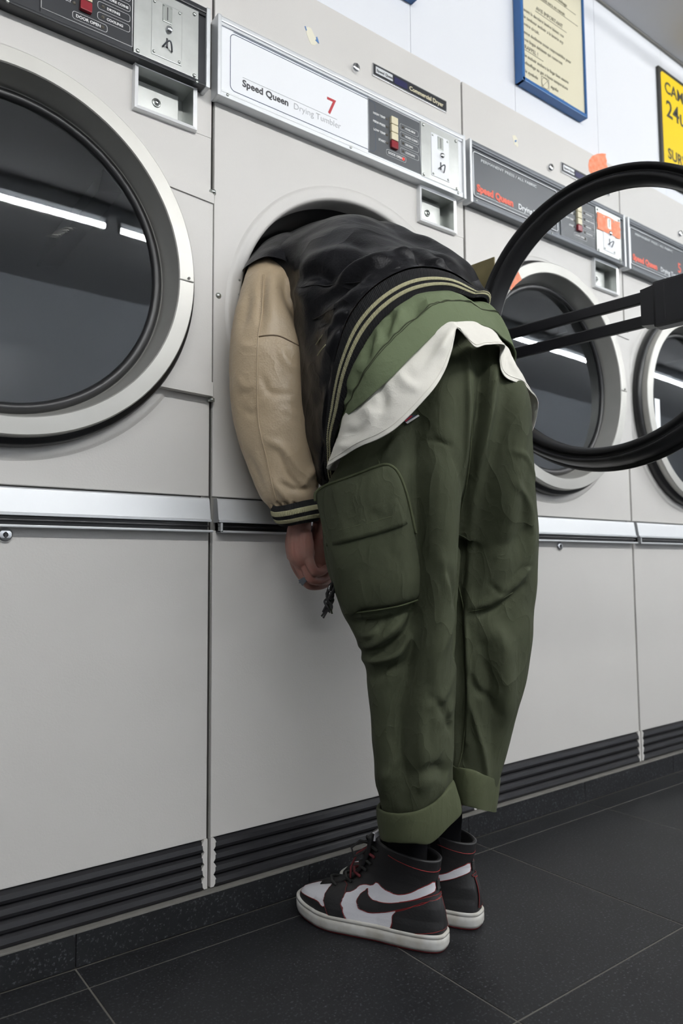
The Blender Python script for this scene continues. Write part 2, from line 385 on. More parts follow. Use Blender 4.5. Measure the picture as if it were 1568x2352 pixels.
    for k in range(4):
        z0 = .0665 + k * .0243; pts = [(.012, z0 + .0235), (.004, z0 + .0215), (-.0035, z0 + .015), (-.0060, z0 + .006), (-.0040, z0), (.002, z0), (.012, z0 + .004)]
        mb = MB(); extr(mb, pts, X + .0145, X + .7735); mb.build('louvre', M['blackpl'], t)
    for xx, s in ((X + .0145, 1), (X + .7735, -1)):
        pts = []
        for k in range(4):
            for q in range(7):
                a = PI * q / 6; pts.append((xx - s * .004 + s * .006 * math.sin(a), -.004, .0665 + .0243 * k + .0243 * q / 6 * .96))
        pts = [(xx - s * .011, -.004, .0665)] + pts + [(xx - s * .011, -.004, .1635)]
        MB().poly(pts if s < 0 else pts[::-1], (0, .016, 0)).build('scalloped_post', M['paint'], t)
    # coin box recess
    bz = .011 if style == 'black' else 0.
    x0, x1, z0, z1 = X + .605, X + .746, 1.634 + bz, 1.7375 + bz
    fr = MB()
    o = [(x0, z0), (x1, z0), (x1, z1), (x0, z1)]; w = .0095
    i_ = [(x0 + w, z0 + w), (x1 - w, z0 + w), (x1 - w, z1 - w), (x0 + w, z1 - w)]
    V = [(a, 0, b) for a, b in o] + [(a + (.0015 if a == x0 else -.0015), -.012, b + (.0015 if b == z0 else -.0015)) for a, b in o] + [(a, -.0095, b) for a, b in i_] + [(a, .045, b) for a, b in i_]
    F = []
    for k in range(3):
        for i in range(4): j = (i + 1) % 4; F.append((k * 4 + i, k * 4 + j, (k + 1) * 4 + j, (k + 1) * 4 + i))
    fr.add(V[:12], F[:8]); cf = fr.build('coin_box_frame', M['satin'], t)
    rc = MB().add(V[8:], [(0, 1, 5, 4), (1, 2, 6, 5), (2, 3, 7, 6), (3, 0, 4, 7), (4, 5, 6, 7)]).build('coin_box_recess', M['steel'], t)
    fp = MB().box(x0 + .014, x1 - .028, .026, .045, z0 + .013, z1 - .016, .001).build('coin_box_door', M['steel'], t)
    l = MB().lathe([(0, 1), (.006, 1), (.0065, .6), (.0085, .6), (.0095, .5), (.0098, 0)], (X + .668, .026, 1.687 + bz), (X + .668, .0215, 1.687 + bz), 24).build('lock', M['screw'], fp)
    MB().tube([(X + .668 + .0038 * math.cos(a), .0212, 1.687 + bz + .0038 * math.sin(a)) for a in np.linspace(0, 2 * PI, 17)[:-1]], .0009, 6, True).box(X + .6672, X + .6688, .0208, .022, 1.690 + bz, 1.694 + bz).build('keyhole', M['blackprint'], l)
    # control panel
    fx0, fx1 = X - .006, X + .765
    a, b = {'white': ('alu', 'whiteplate'), 'black': ('blackpanel', 'blackpanel'), 'dark': ('midpanel', 'darkpanel')}[style]
    YF = -.028
    cp = MB().box(fx0 + .006, fx1 - .006, YF + .002, .02, 1.748, 1.905).build('control_panel', M[b], t)
    MB().box(fx0 + .004, fx1 - .004, YF - .004, 0, 1.904, 1.917, .003).build('frame_rail', M[a], cp)
    zb = 1.741 if style == 'black' else 1.7355
    MB().box(fx0 + .004, fx1 - .004, YF - .001, 0, zb, 1.7475, .002).build('frame_rail', M[a], cp)
    for zz in (1.898, 1.7455): MB().box(fx0 + .004, fx1 - .004, YF - .0015, 0, zz, zz + (.006 if zz > 1.8 else .0035)).build('frame_bead', M[a], cp)
    for s, xx in ((0, fx0), (1, fx1 - .010)):
        MB().box(xx, xx + .010, YF - .005, 0, zb - .003, 1.919, .003).build('end_bar', M['alu'], cp)
    for xx in (.02, .36, .735): MB().cyl((X + xx, YF, 1.7425), (X + xx, YF - .0025, 1.7425), .0032, n=12).build('screw', M['screw'], cp)
    cpo = ORG[cp]
    def T_(s, x, z, size, m, y=YF - .0003, **k): return text(s, x, z, size, M[m], cp, y, **k)
    if style == 'white':
        MB().tube(rrect(X + .027, X + .440, 1.758, 1.8955, .012, YF + .0019), .0008, 5, True).build('border_line', M['navyprint'], cp)
        wpl = MB().box(fx0 + .011, X + .416, YF, YF + .003, 1.750, 1.8935).build('fascia_plate', M['whiteplate'], cp)
        MB().tube(rrect(X + .027, X + .440, 1.7575, 1.8895, .012, YF - .0001), .0008, 5, True).build('border_line', M['navyprint'], cp)
        T_('Speed Queen', .057, 1.7785, .0222, 'blackprint', bold=.0005); T_('Drying Tumbler', .192, 1.7785, .0213, 'greyprint', bold=-.0003)
        MB().box(X + .058, X + .319, YF - .0006, YF, 1.7985, 1.7991).build('rule', M['greyprint'], cp)
        T_('7', .287, 1.806, .058, 'redprint', bold=.0004)
    elif style == 'dark':
        MB().tube(rrect(X + .012, X + .392, 1.757, 1.888, .008, YF + .001), .0019, 6, True).build('border_line', M['alu'], cp)
        T_('Speed Queen', .026, 1.7755, .0285, 'orangered', y=YF + .0013, bold=.0016); T_('Drying Tumbler', .205, 1.7765, .0235, 'alu', y=YF + .0013, bold=.0003)
        MB().box(X + .026, X + .375, YF + .0008, YF + .002, 1.7675, 1.7685).build('rule', M['alu'], cp)
        T_('PERMANENT PRESS / ALL FABRIC', .045, 1.868, .0118, 'alu', y=YF + .0013, xs=1.45)
        T_('6' if idx == 1 else '5', .325, 1.803, .052, 'orangered', y=YF + .0013, bold=.0008)
    x0, x1 = (.417, .594) if style != 'dark' else (.408, .588)
    mod = MB().box(X + x0, X + x1, YF - .0006, YF + .006, 1.7495, 1.8935).build('program_module', M['darkpanel'] if style == 'white' else M[b], cp)
    bl = MB()
    if style == 'black': bl.tube(rrect(X + x0 + .001, X + x1 - .001, 1.7575, 1.8915, .0005, YF - .0008, 1), .0012, 4, True)
    else: bl.tube(rrect(X + x0, X + x1, 1.7495, 1.8935, .0005, YF - .0008, 1), .0012, 4, True)
    bl.build('module_edge', M['alu'] if style != 'black' else M['white'], cp)
    for k in range(4):
        z = 1.8605 - k * .0215
        bt = MB().box(X + .488, X + .5105, YF - .0085, YF, z - .0098, z + .0098, .0016).build('button', M['button'] if k < 3 else M['redbtn'], cp)
        MB().lathe([(0, 1), (.0028, .6), (.0035, 0)], (X + .478, YF - .0006, z), (X + .478, YF - .003, z), 12).build('indicator', M['led'], cp)
        zz = 1.8585 - k * .0218
        MB().lathe([(0, 1), (.0028, .6), (.0035, 0)], (X + .5335, YF - .0006, zz), (X + .5335, YF - .003, zz), 12).build('indicator', M['led'], cp)
        MB().tube(rrect(X + .523, X + .588, zz - .0078, zz + .0078, .005, YF - .0007, 4), .0005, 4, True).build('pill_outline', M['white'], cp)
        T_(['HIGH TEMP', 'PERM PRESS', 'LOW TEMP', 'START'][k], .4725, z - .0025, .0078, 'white', y=YF - .0009, align='RIGHT', bold=.0002)
        T_(['AVAILABLE', 'MORE COINS', 'DRYING', 'COOLING'][k], .541, zz - .0028, .0072, 'white', y=YF - .0009, bold=.0002)
    T_('DOOR OPEN', .4815, 1.7695, .0082, 'white', y=YF - .0009, bold=.0002)
    MB().tube(rrect(X + .4755, X + .5425, 1.7645, 1.7798, .005, YF - .0007, 4), .0005, 4, True).build('pill_outline', M['white'], cp)
    MB().lathe([(0, 1), (.003, .6), (.0036, 0)], (X + .5335, YF - .0006, 1.7722), (X + .5335, YF - .003, 1.7722), 12).build('indicator', M['ledred'] if idx == 0 else M['led'], cp)
    cn = MB().box(X + .5955, X + .737, YF - .003, YF + .003, 1.7475, 1.9, .0008).build('coin_plate', M['steel'], cp)
    MB().box(X + .632, X + .699, YF - .0045, YF - .002, 1.760, 1.8805, .0012).build('slot_plate', M['whiteplate'] if style != 'black' else M['steel'], cp)
    MB().box(X + .655, X + .676, YF - .0062, YF - .004, 1.840, 1.877, .001).build('coin_slot_bezel', M['screw'], cp)
    MB().box(X + .6648, X + .6664, YF - .0066, YF - .004, 1.845, 1.873).box(X + .6638, X + .6674, YF - .0056, YF - .004, 1.785, 1.806).build('coin_slot', M['blackprint'], cp)
    MB().lathe([(0, 1), (.005, .9), (.0078, .5), (.0078, 0)], (X + .669, YF - .004, 1.825), (X + .669, YF - .013, 1.825), 20).build('return_button', M['chrome'], cp)
    MB().tube([(X + .666 - .010 + .020 * q, YF - .006 - .013 * math.sin(PI * q), 1.784 + .010 * math.sin(PI * q) - .004 * q) for q in np.linspace(0, 1, 12)], .0017, 8).build('pull_hook', M['midpanel'], cp)
    for xx, zz, yy, rr in ((.604, 1.891, .003, .0042), (.727, 1.889, .003, .0042), (.728, 1.752, .003, .0042), (.604, 1.753, .003, .0042), (.6375, 1.874, .0045, .0032), (.693, 1.874, .0045, .0032), (.693, 1.766, .0045, .0032), (.6375, 1.766, .0045, .0032), (.657, 1.874, .006, .0018), (.674, 1.874, .006, .0018), (.657, 1.843, .006, .0018), (.674, 1.843, .006, .0018)):
        sc = MB(); screw(sc, X + xx, YF - yy, zz, rr); sc.build('screw', M['screw'], cp)
    return t
def door_local(root, hingeX, s, Rr, cz, hz0, hz1, cxoff, opened=False):
    """door built round its own centre; s=+1: outside faces -y. Local frame: x along the door, y through it."""
    def L(pr, name, m, n=128, par=root, sharp=False):
        if opened: pr = [(r_, y_ * .45 if y_ < 0 else y_) for r_, y_ in pr]
        return MB().lathe(pr, (0, 0, cz), (0, 1, cz), n, sharp).build(name, m, par, local=True)
    q = .014 if opened else 0
    ring = L([(Rr + .004, -.030), (Rr + .003, -.052), (Rr + .001, -.054), (Rr - .029 + q, -.055), (Rr - .031 + q, -.053), (Rr - .043 + q, .0), (Rr - .046 + q, .004)], 'door_ring', M['ring'], sharp=True)
    kf = .45 if opened else 1.
    sm = MB().box(Rr - (.028 if opened else .031), Rr + .0005, -.056 * kf, -.0553 * kf, cz - .0011, cz + .0011); sm.cyl((Rr - .010, -.0548 * kf, cz + .006), (Rr - .010, -.0565 * kf, cz + .006), .0028, n=10)
    sm.build('ring_joint', M['gap'], ring, local=True)
    L([(Rr + .004, -.033), (Rr + .014, -.030), (Rr + .0175, -.022), (Rr + .0175, -.010), (Rr + .013, -.003), (Rr + .004, .0), (Rr - .02, .002), (Rr - .035, .004)], 'outer_gasket', M['rubber'])
    if opened:
        L([(Rr + .010, -.004), (Rr + .008, .030), (Rr + .002, .052), (Rr - .003, .057), (Rr - .008, .052), (Rr - .010, .043), (Rr - .014, .041), (Rr - .017, .049), (Rr - .022, .053), (Rr - .029, .049), (Rr - .034, .036), (Rr - .036, .020), (Rr - .035, .002)], 'inner_gasket', M['rubber'])
    q = .030 if opened else 0
    rub = L([(Rr - .045 + q, .001), (Rr - .050 + q, -.005), (Rr - .056 + q, -.0065), (Rr - .062 + q, -.004), (Rr - .066 + q, .003), (Rr - .060 + q, .007)], 'glass_seal', M['rubber'])
    L([(0, .001), (Rr - .15, .0012), (Rr - .062 + q, .002)], 'door_glass', M['thinglass'] if opened else M['glass'])
    return ring
def closed_door(t, idx, c, Rr):
    X = PW * idx
    r = empty('door', (X + c[0], 0, 0), t); ORG[r] = Vector((X + c[0], 0, 0))
    door_local(r, 0, 1, Rr, c[1], 0, 0, 0)
    # hinge plate on the right
    hx = X + .780; z0, z1 = c[1] - .215, c[1] + .235
    pts = []
    for k in range(13):
        z = z0 + (z1 - z0) * k / 12; pts.append((X + c[0] + math.sqrt(max((Rr + .003) ** 2 - (z - c[1]) ** 2, 0)) - .004, -.018, z))
    pts += [(hx, -.018, z1 - .012), (hx, -.018, z0 - .005)]
    MB().poly(pts, (0, .016, 0)).build('hinge_plate', M['paint'], r)
    xa = X + c[0] + math.sqrt((Rr) ** 2 - (.235) ** 2) - .01
    MB().poly([(xa, -.0215, z1 - .006), (hx + .001, -.0215, z1 - .016), (hx + .001, -.0215, z1 - .036), (xa + .018, -.0215, z1 - .026)], (0, .018, 0)).build('hinge_flange', M['paint'], r)
    xb = X + c[0] + math.sqrt((Rr) ** 2 - (.215) ** 2) - .012
    MB().poly([(xb, -.0225, z0 + .000), (xb + .02, -.0225, z0 + .028), (hx + .001, -.0225, z0 + .024), (hx + .001, -.0225, z0 - .006)], (0, .019, 0)).build('hinge_flange', M['paint'], r)
    for zz in (z1 - .008, z0 - .014): MB().cyl((X + .784, -.008, zz), (X + .784, -.008, zz + .007), .0075, n=16).build('hinge_pin', M['screw'], r)
    return r
d8 = dryer(-1, 'cream enamelled tumble dryer with black control strip and closed round door, nearest on the left', 'black', (.372, 1.292), .352)
closed_door(d8, -1, (.372, 1.292), .347)
d7 = dryer(0, 'cream tumble dryer with white control strip numbered 7 and its door swung open', 'white', (.415, 1.273), .347)
d6 = dryer(1, 'cream tumble dryer with dark grey control strip and orange tape over its coin plate', 'dark', (.355, 1.285), .348)
closed_door(d6, 1, (.355, 1.285), .343)
d5 = dryer(2, 'cream tumble dryer numbered 5 with dark grey control strip at the right edge', 'dark', (.385, 1.285), .348)
closed_door(d5, 2, (.385, 1.285), .343)
d9 = dryer(-2, 'cream tumble dryer with black control strip, just beyond the left edge', 'black', (.372, 1.28), .352)
closed_door(d9, -2, (.372, 1.28), .347)
for k in (3, 4): closed_door(dryer(k, ['', '', '', 'cream tumble dryer second beyond the right edge', 'cream tumble dryer third beyond the right edge'][k], 'dark', (.390, 1.275), .345), k, (.390, 1.275), .335)
# small screws on the face
MB().lathe([(0, 1), (.004, .8), (.0065, .3), (.007, 0)], (.016, 0, 1.300), (.016, -.005, 1.300), 16).build('screw', M['screw'], d7)
MB().lathe([(0, 1), (.0025, .8), (.004, 0)], (.066, 0, 1.345), (.064, -.006, 1.345), 12).lathe([(0, 1), (.0025, .8), (.004, 0)], (.066, 0, 1.312), (.064, -.006, 1.312), 12).build('catch_screw', M['screw'], d7)
# the open door of dryer 7
OD = empty('door', (.799, -.434, 0), d7); OD.rotation_euler = (0, 0, math.pi / 2 + .13); ORG[OD] = Vector((0, 0, 0))
door_local(OD, 0, 1, .336, 1.281, 0, 0, 0, True)
for z0 in (1.250, 1.304): MB().box(-.12, .285, .012, .024, z0 - .0135, z0 + .0135, .003).build('cross_bar', M['blackpl'], OD, local=True)
hb = MB().box(-.235, -.125, .012, .050, 1.222, 1.324, .006)
hb.poly([(-.127, .013, 1.229), (-.098, .013, 1.233), (-.098, .013, 1.313), (-.127, .013, 1.317)], (0, .034, 0)).box(-.152, -.149, .049, .0515, 1.232, 1.314, .001)
hb.build('latch_block', M['blackpl'], OD, local=True)
MB().box(.318, .436, -.030, .004, 1.065, 1.530, .003).build('hinge_plate', M['paint'], OD, local=True)
MB().box(.300, .428, .004, .009, 1.068, 1.527, .001).poly([(.36, .009, 1.10), (.425, .009, 1.14), (.425, .009, 1.40), (.36, .009, 1.36)], (0, .006, 0)).build('hinge_inner_plate', M['khaki'], OD, local=True)
for zz in (1.062, 1.532): MB().cyl((.784, -.008, zz), (.784, -.008, zz + .007), .0075, n=16).build('hinge_pin', M['screw'], d7)
# ------------------------------------------------------------------ wall signs
po = empty('notice_board', (1.232, .03, 2.22)); tag(po, 'cream handwritten notice in a blue frame above the dryers', 'notice')
def notice(r, x0, x1, z0, z1, txt=True):
    MB().box(x0 + .004, x1 - .004, .006, .0285, z0 + .004, z1 - .004).build('board', M['poster'], r)
    f = MB(); w = .014
    f.box(x0, x0 + w, -.001, .0290, z0, z1, .002).box(x1 - w * .5, x1, -.001, .0290, z0, z1, .002).box(x0 + .001, x1 - .001, -.001, .0290, z0, z0 + .013, .002).box(x0 + .001, x1 - .001, -.001, .0290, z1 - .013, z1, .002)
    f.build('frame', M['blueframe'], r)
notice(po, 1.062, 1.402, 2.226, 2.72)
o = ORG[po]
L_ = [(.130, 2.700, .0175, "du linge dans la machine et"), (.10, 2.665, .0175, "refermer le hublot a fond svp"), (.022, 2.625, .0175, "de surveiller le lavage et le linge"), (.022, 2.588, .0175, "a respecter les consignes du sechage"),
      (.022, 2.550, .0175, "apres six jours tout sera en retrait"), (.085, 2.500, .0200, "AVIS IMPORTANT"), (.022, 2.468, .0165, "avant la derniere lessive laissez vos"), (.022, 2.444, .0165, "le tambour sechoir a la laverie svp"), (.022, 2.420, .0165, "votre circuit."),
      (.022, 2.392, .0165, "nous declinons toute responsabilite pour"), (.022, 2.368, .0165, "vos linges delaisses qui resteront"), (.022, 2.342, .0200, "RAPPEL !"), (.022, 2.314, .0165, "le sechoir sechera le linge bien essore"), (.022, 2.290, .0165, "chauffage au gaz a haute temperature"), (.022, 2.262, .0165, "le symbole"), (.150, 2.262, .0165, "signifie"), (.150, 2.238, .0175, "ne pas secher.")]
for x, z, sz, tx in L_: text(tx, 1.062 + x - o.x, z - o.z, sz * .95, M['faintink'], po, .0052 - o.y, xs=.93)
u = MB()
for x0, x1, z in ((.022, .31, 2.546), (.082, .245, 2.494), (.022, .115, 2.337), (.150, .285, 2.232), (.10, .30, 2.583)): u.box(1.062 + x0, 1.062 + x1, .0050, .0062, z, z + .0009)
u.tube([(1.062 + .103, .0052, 2.246), (1.062 + .140, .0052, 2.246), (1.062 + .140, .0052, 2.284), (1.062 + .103, .0052, 2.284)], .0006, 4, True)
u.tube([(1.062 + .1215 + .0175 * math.cos(a), .0052, 2.265 + .0175 * math.sin(a)) for a in np.linspace(0, 2 * PI, 25)[:-1]], .0006, 4, True)
u.tube([(1.062 + .104, .0052, 2.247), (1.062 + .139, .0052, 2.283)], .0006, 4)
u.build('drawn_lines', M['faintink'], po)
p2 = empty('notice_board', (.46, .03, 2.28)); tag(p2, 'blue-framed cream notice cut off by the top edge, left of the handwritten one', 'notice')
notice(p2, .300, .625, 2.279, 2.62)
ys = empty('camera_sign', (2.1, .03, 2.2)); tag(ys, 'yellow camera surveillance sign with black border at the right edge', 'sign')
MB().box(1.908, 2.508, .018, .0295, 2.18, 2.645, .002).build('backing', M['ink'], ys)
MB().poly([(1.932, .0175, 2.63), (1.922, .0175, 2.62), (1.922, .0175, 2.205), (1.932, .0175, 2.195), (2.484, .0175, 2.195), (2.494, .0175, 2.205), (2.494, .0175, 2.62), (2.484, .0175, 2.63)], (0, .002, 0)).build('yellow_face', M['yellow'], ys)
o = ORG[ys]
for tx, x, z, sz in (('CAMERA', 1.945, 2.552, .066), ('24u / 24', 1.950, 2.455, .098), ('SURVEILLANCE', 1.95, 2.285, .060), ('24 / 24', 1.955, 2.200, .085)): text(tx, x - o.x, z - o.z, sz, M['ink'], ys, .0172 - o.y, bold=.0012)
# ------------------------------------------------------------------ scraps on the machines
def blob(name, pts, y, m, lab, cat, off=.0004, parent=None, grp=None):
    o = MB().poly([(x, y, z) for x, z in pts], (0, off, 0)).build(name, m, parent)
    if lab: tag(o, lab, cat, grp)
    return o
s1 = blob('sticker_residue', [(.247, 2.019), (.253, 2.025), (.262, 2.026), (.268, 2.018), (.276, 2.006), (.280, 1.994), (.272, 1.986), (.262, 1.984), (.256, 1.992), (.249, 2.006)], -.0006, M['sticker'], 'torn cream and blue sticker residue above the white control strip', 'sticker')
blob('blue_scrap', [(.243, 2.022), (.246, 2.023), (.250, 2.014), (.247, 2.013)], -.0010, M['bluefleck'], None, None, parent=s1)
blob('blue_scrap', [(.277, 2.009), (.280, 2.012), (.284, 2.003), (.286, 1.996), (.280, 1.998), (.274, 2.000), (.278, 2.004)], -.0010, M['bluefleck'], None, None, parent=s1)
s2 = blob('sticker_residue', [(1.006, 2.022), (1.02, 2.028), (1.03, 2.02), (1.028, 2.01), (1.034, 2.000), (1.028, 1.992), (1.022, 1.998), (1.016, 1.994), (1.012, 2.006)], -.0006, M['sticker'], 'small pale sticker residue above the dark control strip marked 6', 'sticker')
blob('blue_scrap', [(1.016, 2.010), (1.026, 2.015), (1.024, 2.008), (1.018, 2.005)], -.0010, M['bluefleck'], None, None, parent=s2)
def ragged(x0, x1, z0, z1, n, a, seed):
    r = random.Random(seed); P = []
    for i in range(n): P.append((x0 + (x1 - x0) * i / n, z1 + r.uniform(-a, a)))
    for i in range(n): P.append((x1 + r.uniform(-a, a), z1 + (z0 - z1) * i / n))
    for i in range(n): P.append((x1 + (x0 - x1) * i / n, z0 + r.uniform(-a, a)))
    for i in range(n): P.append((x0 + r.uniform(-a, a), z0 + (z1 - z0) * i / n))
    return P
blob('orange_tape', [(1.398, 2.040), (1.396, 2.060), (1.402, 2.080), (1.420, 2.100), (1.450, 2.118), (1.480, 2.130), (1.502, 2.136), (1.500, 2.125), (1.506, 2.112), (1.503, 2.100), (1.512, 2.088), (1.50, 2.060), (1.47, 2.035), (1.43, 2.02)], -.0008, M['orange'], 'curved orange tape scrap above the dark control strip, over the open door ring', 'tape')
blob('orange_tape', ragged(1.386, 1.518, 1.822, 1.882, 7, .0025, 3), -.0335, M['orange'], 'ragged orange tape square stuck across the coin plate of dryer 6', 'tape')
tp_ = []
cx6, cz6 = .788 + .355, 1.285
for k in range(7):
    a = math.radians(125 + 12 * k / 6); tp_.append((cx6 + .346 * math.cos(a), -.0556, cz6 + .346 * math.sin(a)))
for k in range(7):
    a = math.radians(137 - 12 * k / 6); tp_.append((cx6 + .313 * math.cos(a), -.0560, cz6 + .313 * math.sin(a)))
tag(MB().poly(tp_, (0, -.0006, 0)).build('orange_tape', M['orange']), 'orange tape wrapped over the steel ring of the closed door seen through the open one', 'tape')
tag(MB().box(1.672, 1.704, -.0455, -.045, 1.15, 1.29, .0002).build('paper_label', M['whiteplate']), 'white printed paper label inside the left rim of the rightmost door', 'label')
# residue strip on the left door's glass
gs = empty('tape_residue', (-.35, 0, 1.41)); tag(gs, 'scratched pale tape residue on the glass of the leftmost door', 'tape')
rr_ = random.Random(8)
for k in range(12):
    x0 = -.345 + .0032 * k + rr_.uniform(-.001, .001); z0 = 1.334 + .0026 * k; MB().poly([(x0, -.0002, z0), (x0 + .0012, -.0002, z0 + .0004), (x0 + .020 + rr_.uniform(-.006, .006), -.0002, z0 + .0035), (x0 + .019, -.0002, z0 + .0022)], (0, .0003, 0)).build('scratch', M['residue'], gs)
# ------------------------------------------------------------------ cloth helpers
def cr(P, t):  # Catmull-Rom through rows P at float index t (open)
    n = len(P); i = np.clip(np.floor(t).astype(int), 0, n - 2); f = (t - i)[..., None] if P.ndim == 2 else (t - i).reshape((-1,) + (1,) * (P.ndim - 1))
    g = lambda k: P[np.clip(k, 0, n - 1)]
    p0 = np.where((i - 1 < 0).reshape((-1,) + (1,) * (P.ndim - 1)), 2 * g(i) - g(i + 1), g(i - 1)); p3 = np.where((i + 2 > n - 1).reshape((-1,) + (1,) * (P.ndim - 1)), 2 * g(i + 1) - g(i), g(i + 2))
    p1, p2 = g(i), g(i + 1)
    return .5 * (2 * p1 + (p2 - p0) * f + (2 * p0 - 5 * p1 + 4 * p2 - p3) * f * f + (3 * p1 - p0 - 3 * p2 + p3) * f ** 3)
def closed_curve(P, n):
    P = np.array(P, float); k = len(P); Q = np.concatenate([P[-2:], P, P[:3]])
    return cr(Q, 2 + np.arange(n) * k / n)
def ring8(c, kd, right=(.8, -.6, 0), fwd=(.6, .8, 0), tilt=0.):
    cx, cy, cz, h = c; r = np.array(right); f = np.array(fwd); c0 = np.array((cx, cy, cz)); out = []
    for k in range(12):
        a = 2 * PI * k / 12; out.append(c0 - r * h * math.cos(a) - f * h * kd * math.sin(a) + np.array((0, 0, tilt * -math.cos(a))))
    return out
def loft(secs, nu, nv):
    G = np.array([closed_curve(s_, nu) for s_ in secs])
    return cr(G, np.linspace(0, len(secs) - 1, nv))       # (nv, nu, 3)
def grid_faces(nv, nu, closed=True):
    F = []
    for a in range(nv - 1):
        for b in range(nu if closed else nu - 1):
            c = (b + 1) % nu; F.append((a * nu + b, a * nu + c, (a + 1) * nu + c, (a + 1) * nu + b))
    return F
def grid_normals(G, closed=True):
    du = np.roll(G, -1, 1) - np.roll(G, 1, 1) if closed else np.gradient(G, axis=1); dv = np.gradient(G, axis=0)
    N = np.cross(dv, du); return N / (np.linalg.norm(N, axis=2, keepdims=True) + 1e-12)
def outward(G, N):
    c = G.mean(axis=1, keepdims=True); s_ = np.sign((N * (G - c)).sum()); return N * s_
def wob(V, sc, amp, seed, oct_=3, stretch=(1, 1, 1)):
    r = np.random.RandomState(seed); V = V * np.array(stretch); out = np.zeros(V.shape[:-1])
    for o_ in range(oct_):
        for _ in range(5):
            k = r.normal(size=3); k = k / np.linalg.norm(k) * sc * 2 ** o_ * r.uniform(.7, 1.3); out += np.sin(V @ k + r.uniform(0, 6.28)) / 2 ** o_ / 3
    return out * amp
D0 = np.array((.599, .797, .077)); D0 = D0 / np.linalg.norm(D0)
def folds(V, N, strokes, D=D0):
    """push cloth along its normal near fold lines given in space; only the side that faces away from D"""
    V2 = V.reshape(-1, 3); N2 = N.reshape(-1, 3); h = np.zeros(len(V2)); face = np.clip(-(N2 @ D) * 3 + .6, 0, 1)
    Pp = V2 - (V2 @ D)[:, None] * D
    for pts, amp, w in strokes:
        q = np.array(pts, float)
        if len(q) > 2: q = cr(q, np.linspace(0, len(q) - 1, len(q) * 4))
        t = np.linspace(0, 1, len(q)); q = q - (q @ D)[:, None] * D
        best = np.full(len(V2), 9.); bt = np.zeros(len(V2))
        for i in range(len(q) - 1):
            a, b = q[i], q[i + 1]; ab = b - a; L2 = ab @ ab + 1e-12
            s_ = np.clip(((Pp - a) @ ab) / L2, 0, 1); d = np.linalg.norm(Pp - a - s_[:, None] * ab, axis=1)
            m = d < best; best[m] = d[m]; bt[m] = (t[i] + s_ * (t[i + 1] - t[i]))[m]
        env = np.sin(PI * np.clip(bt * .9 + .05, 0, 1)) ** .6
        h += amp * env * np.exp(-(best / w) ** 2)
    return (V2 + N2 * (h * face)[:, None]).reshape(V.shape)
def cloth(name, G, m, parent, thick=0., subsurf=0):
    nv, nu = G.shape[:2]; Fc = grid_faces(nv, nu); N_ = grid_normals(G)
    if (N_ * (G - G.mean(axis=1, keepdims=True))).sum() > 0: Fc = [f[::-1] for f in Fc]
    o = mk(name, G.reshape(-1, 3), Fc, m, parent)
    if thick:
        s_ = o.modifiers.new('thickness', 'SOLIDIFY'); s_.thickness = thick; s_.offset = -1
    return o
def remeshed(parts, voxel, smooth=6, sf=.5):
    """union of closed lofts into one continuous surface"""
    V = []; F = []
    for v, f in parts: n = len(V); V += [tuple(p) for p in v]; F += [tuple(i + n for i in q) for q in f]
    me = bpy.data.meshes.new('tmp'); me.from_pydata(V, [], F); me.update()
    bm = bmesh.new(); bm.from_mesh(me); bmesh.ops.recalc_face_normals(bm, faces=bm.faces); bm.to_mesh(me); bm.free()
    o = bpy.data.objects.new('tmp', me); COL.objects.link(o)
    r = o.modifiers.new('r', 'REMESH'); r.mode = 'VOXEL'; r.voxel_size = voxel
    s_ = o.modifiers.new('s', 'SMOOTH'); s_.iterations = smooth; s_.factor = sf
    dg = bpy.context.evaluated_depsgraph_get(); m2 = bpy.data.meshes.new_from_object(o.evaluated_get(dg))
    bpy.data.objects.remove(o); bpy.data.meshes.remove(me)
    n = len(m2.vertices); V = np.zeros(n * 3); m2.vertices.foreach_get('co', V); N = np.zeros(n * 3); m2.vertices.foreach_get('normal', N)
    F = [tuple(p.vertices) for p in m2.polygons]; bpy.data.meshes.remove(m2)
    return V.reshape(-1, 3), N.reshape(-1, 3), F
def closed_loft(secs, nu, nv):
    G = loft(secs, nu, nv); V = G.reshape(-1, 3); F = grid_faces(nv, nu)
    V = np.vstack([V, G[0].mean(0), G[-1].mean(0)]); a, b = nv * nu, nv * nu + 1
    F += [(a, (i + 1) % nu, i) for i in range(nu)] + [(b, (nv - 1) * nu + i, (nv - 1) * nu + (i + 1) % nu) for i in range(nu)]
    return V, F
def tubeVF(pts, rad, n=12, nv=None):
    P = np.array(pts, float); nv = nv or len(P) * 5; t = np.linspace(0, len(P) - 1, nv); C_ = cr(P, t); R_ = cr(np.array(rad, float)[:, None], t)[:, 0]
    mb = MB(); mb.tube([C_[0] - (C_[1] - C_[0]) / (np.linalg.norm(C_[1] - C_[0]) + 1e-9) * R_[0] * .5] + list(C_) + [C_[-1] + (C_[-1] - C_[-2]) / (np.linalg.norm(C_[-1] - C_[-2]) + 1e-9) * R_[-1] * .5], [R_[0] * .6] + list(R_) + [R_[-1] * .6], n)
    return np.array([tuple(v) for v in mb.V]), mb.F
# ------------------------------------------------------------------ person
PR = empty('person', (.33, -.30, 0)); tag(PR, 'person in tan-sleeved black jacket and olive cargo trousers bent headfirst into the open dryer', 'person')
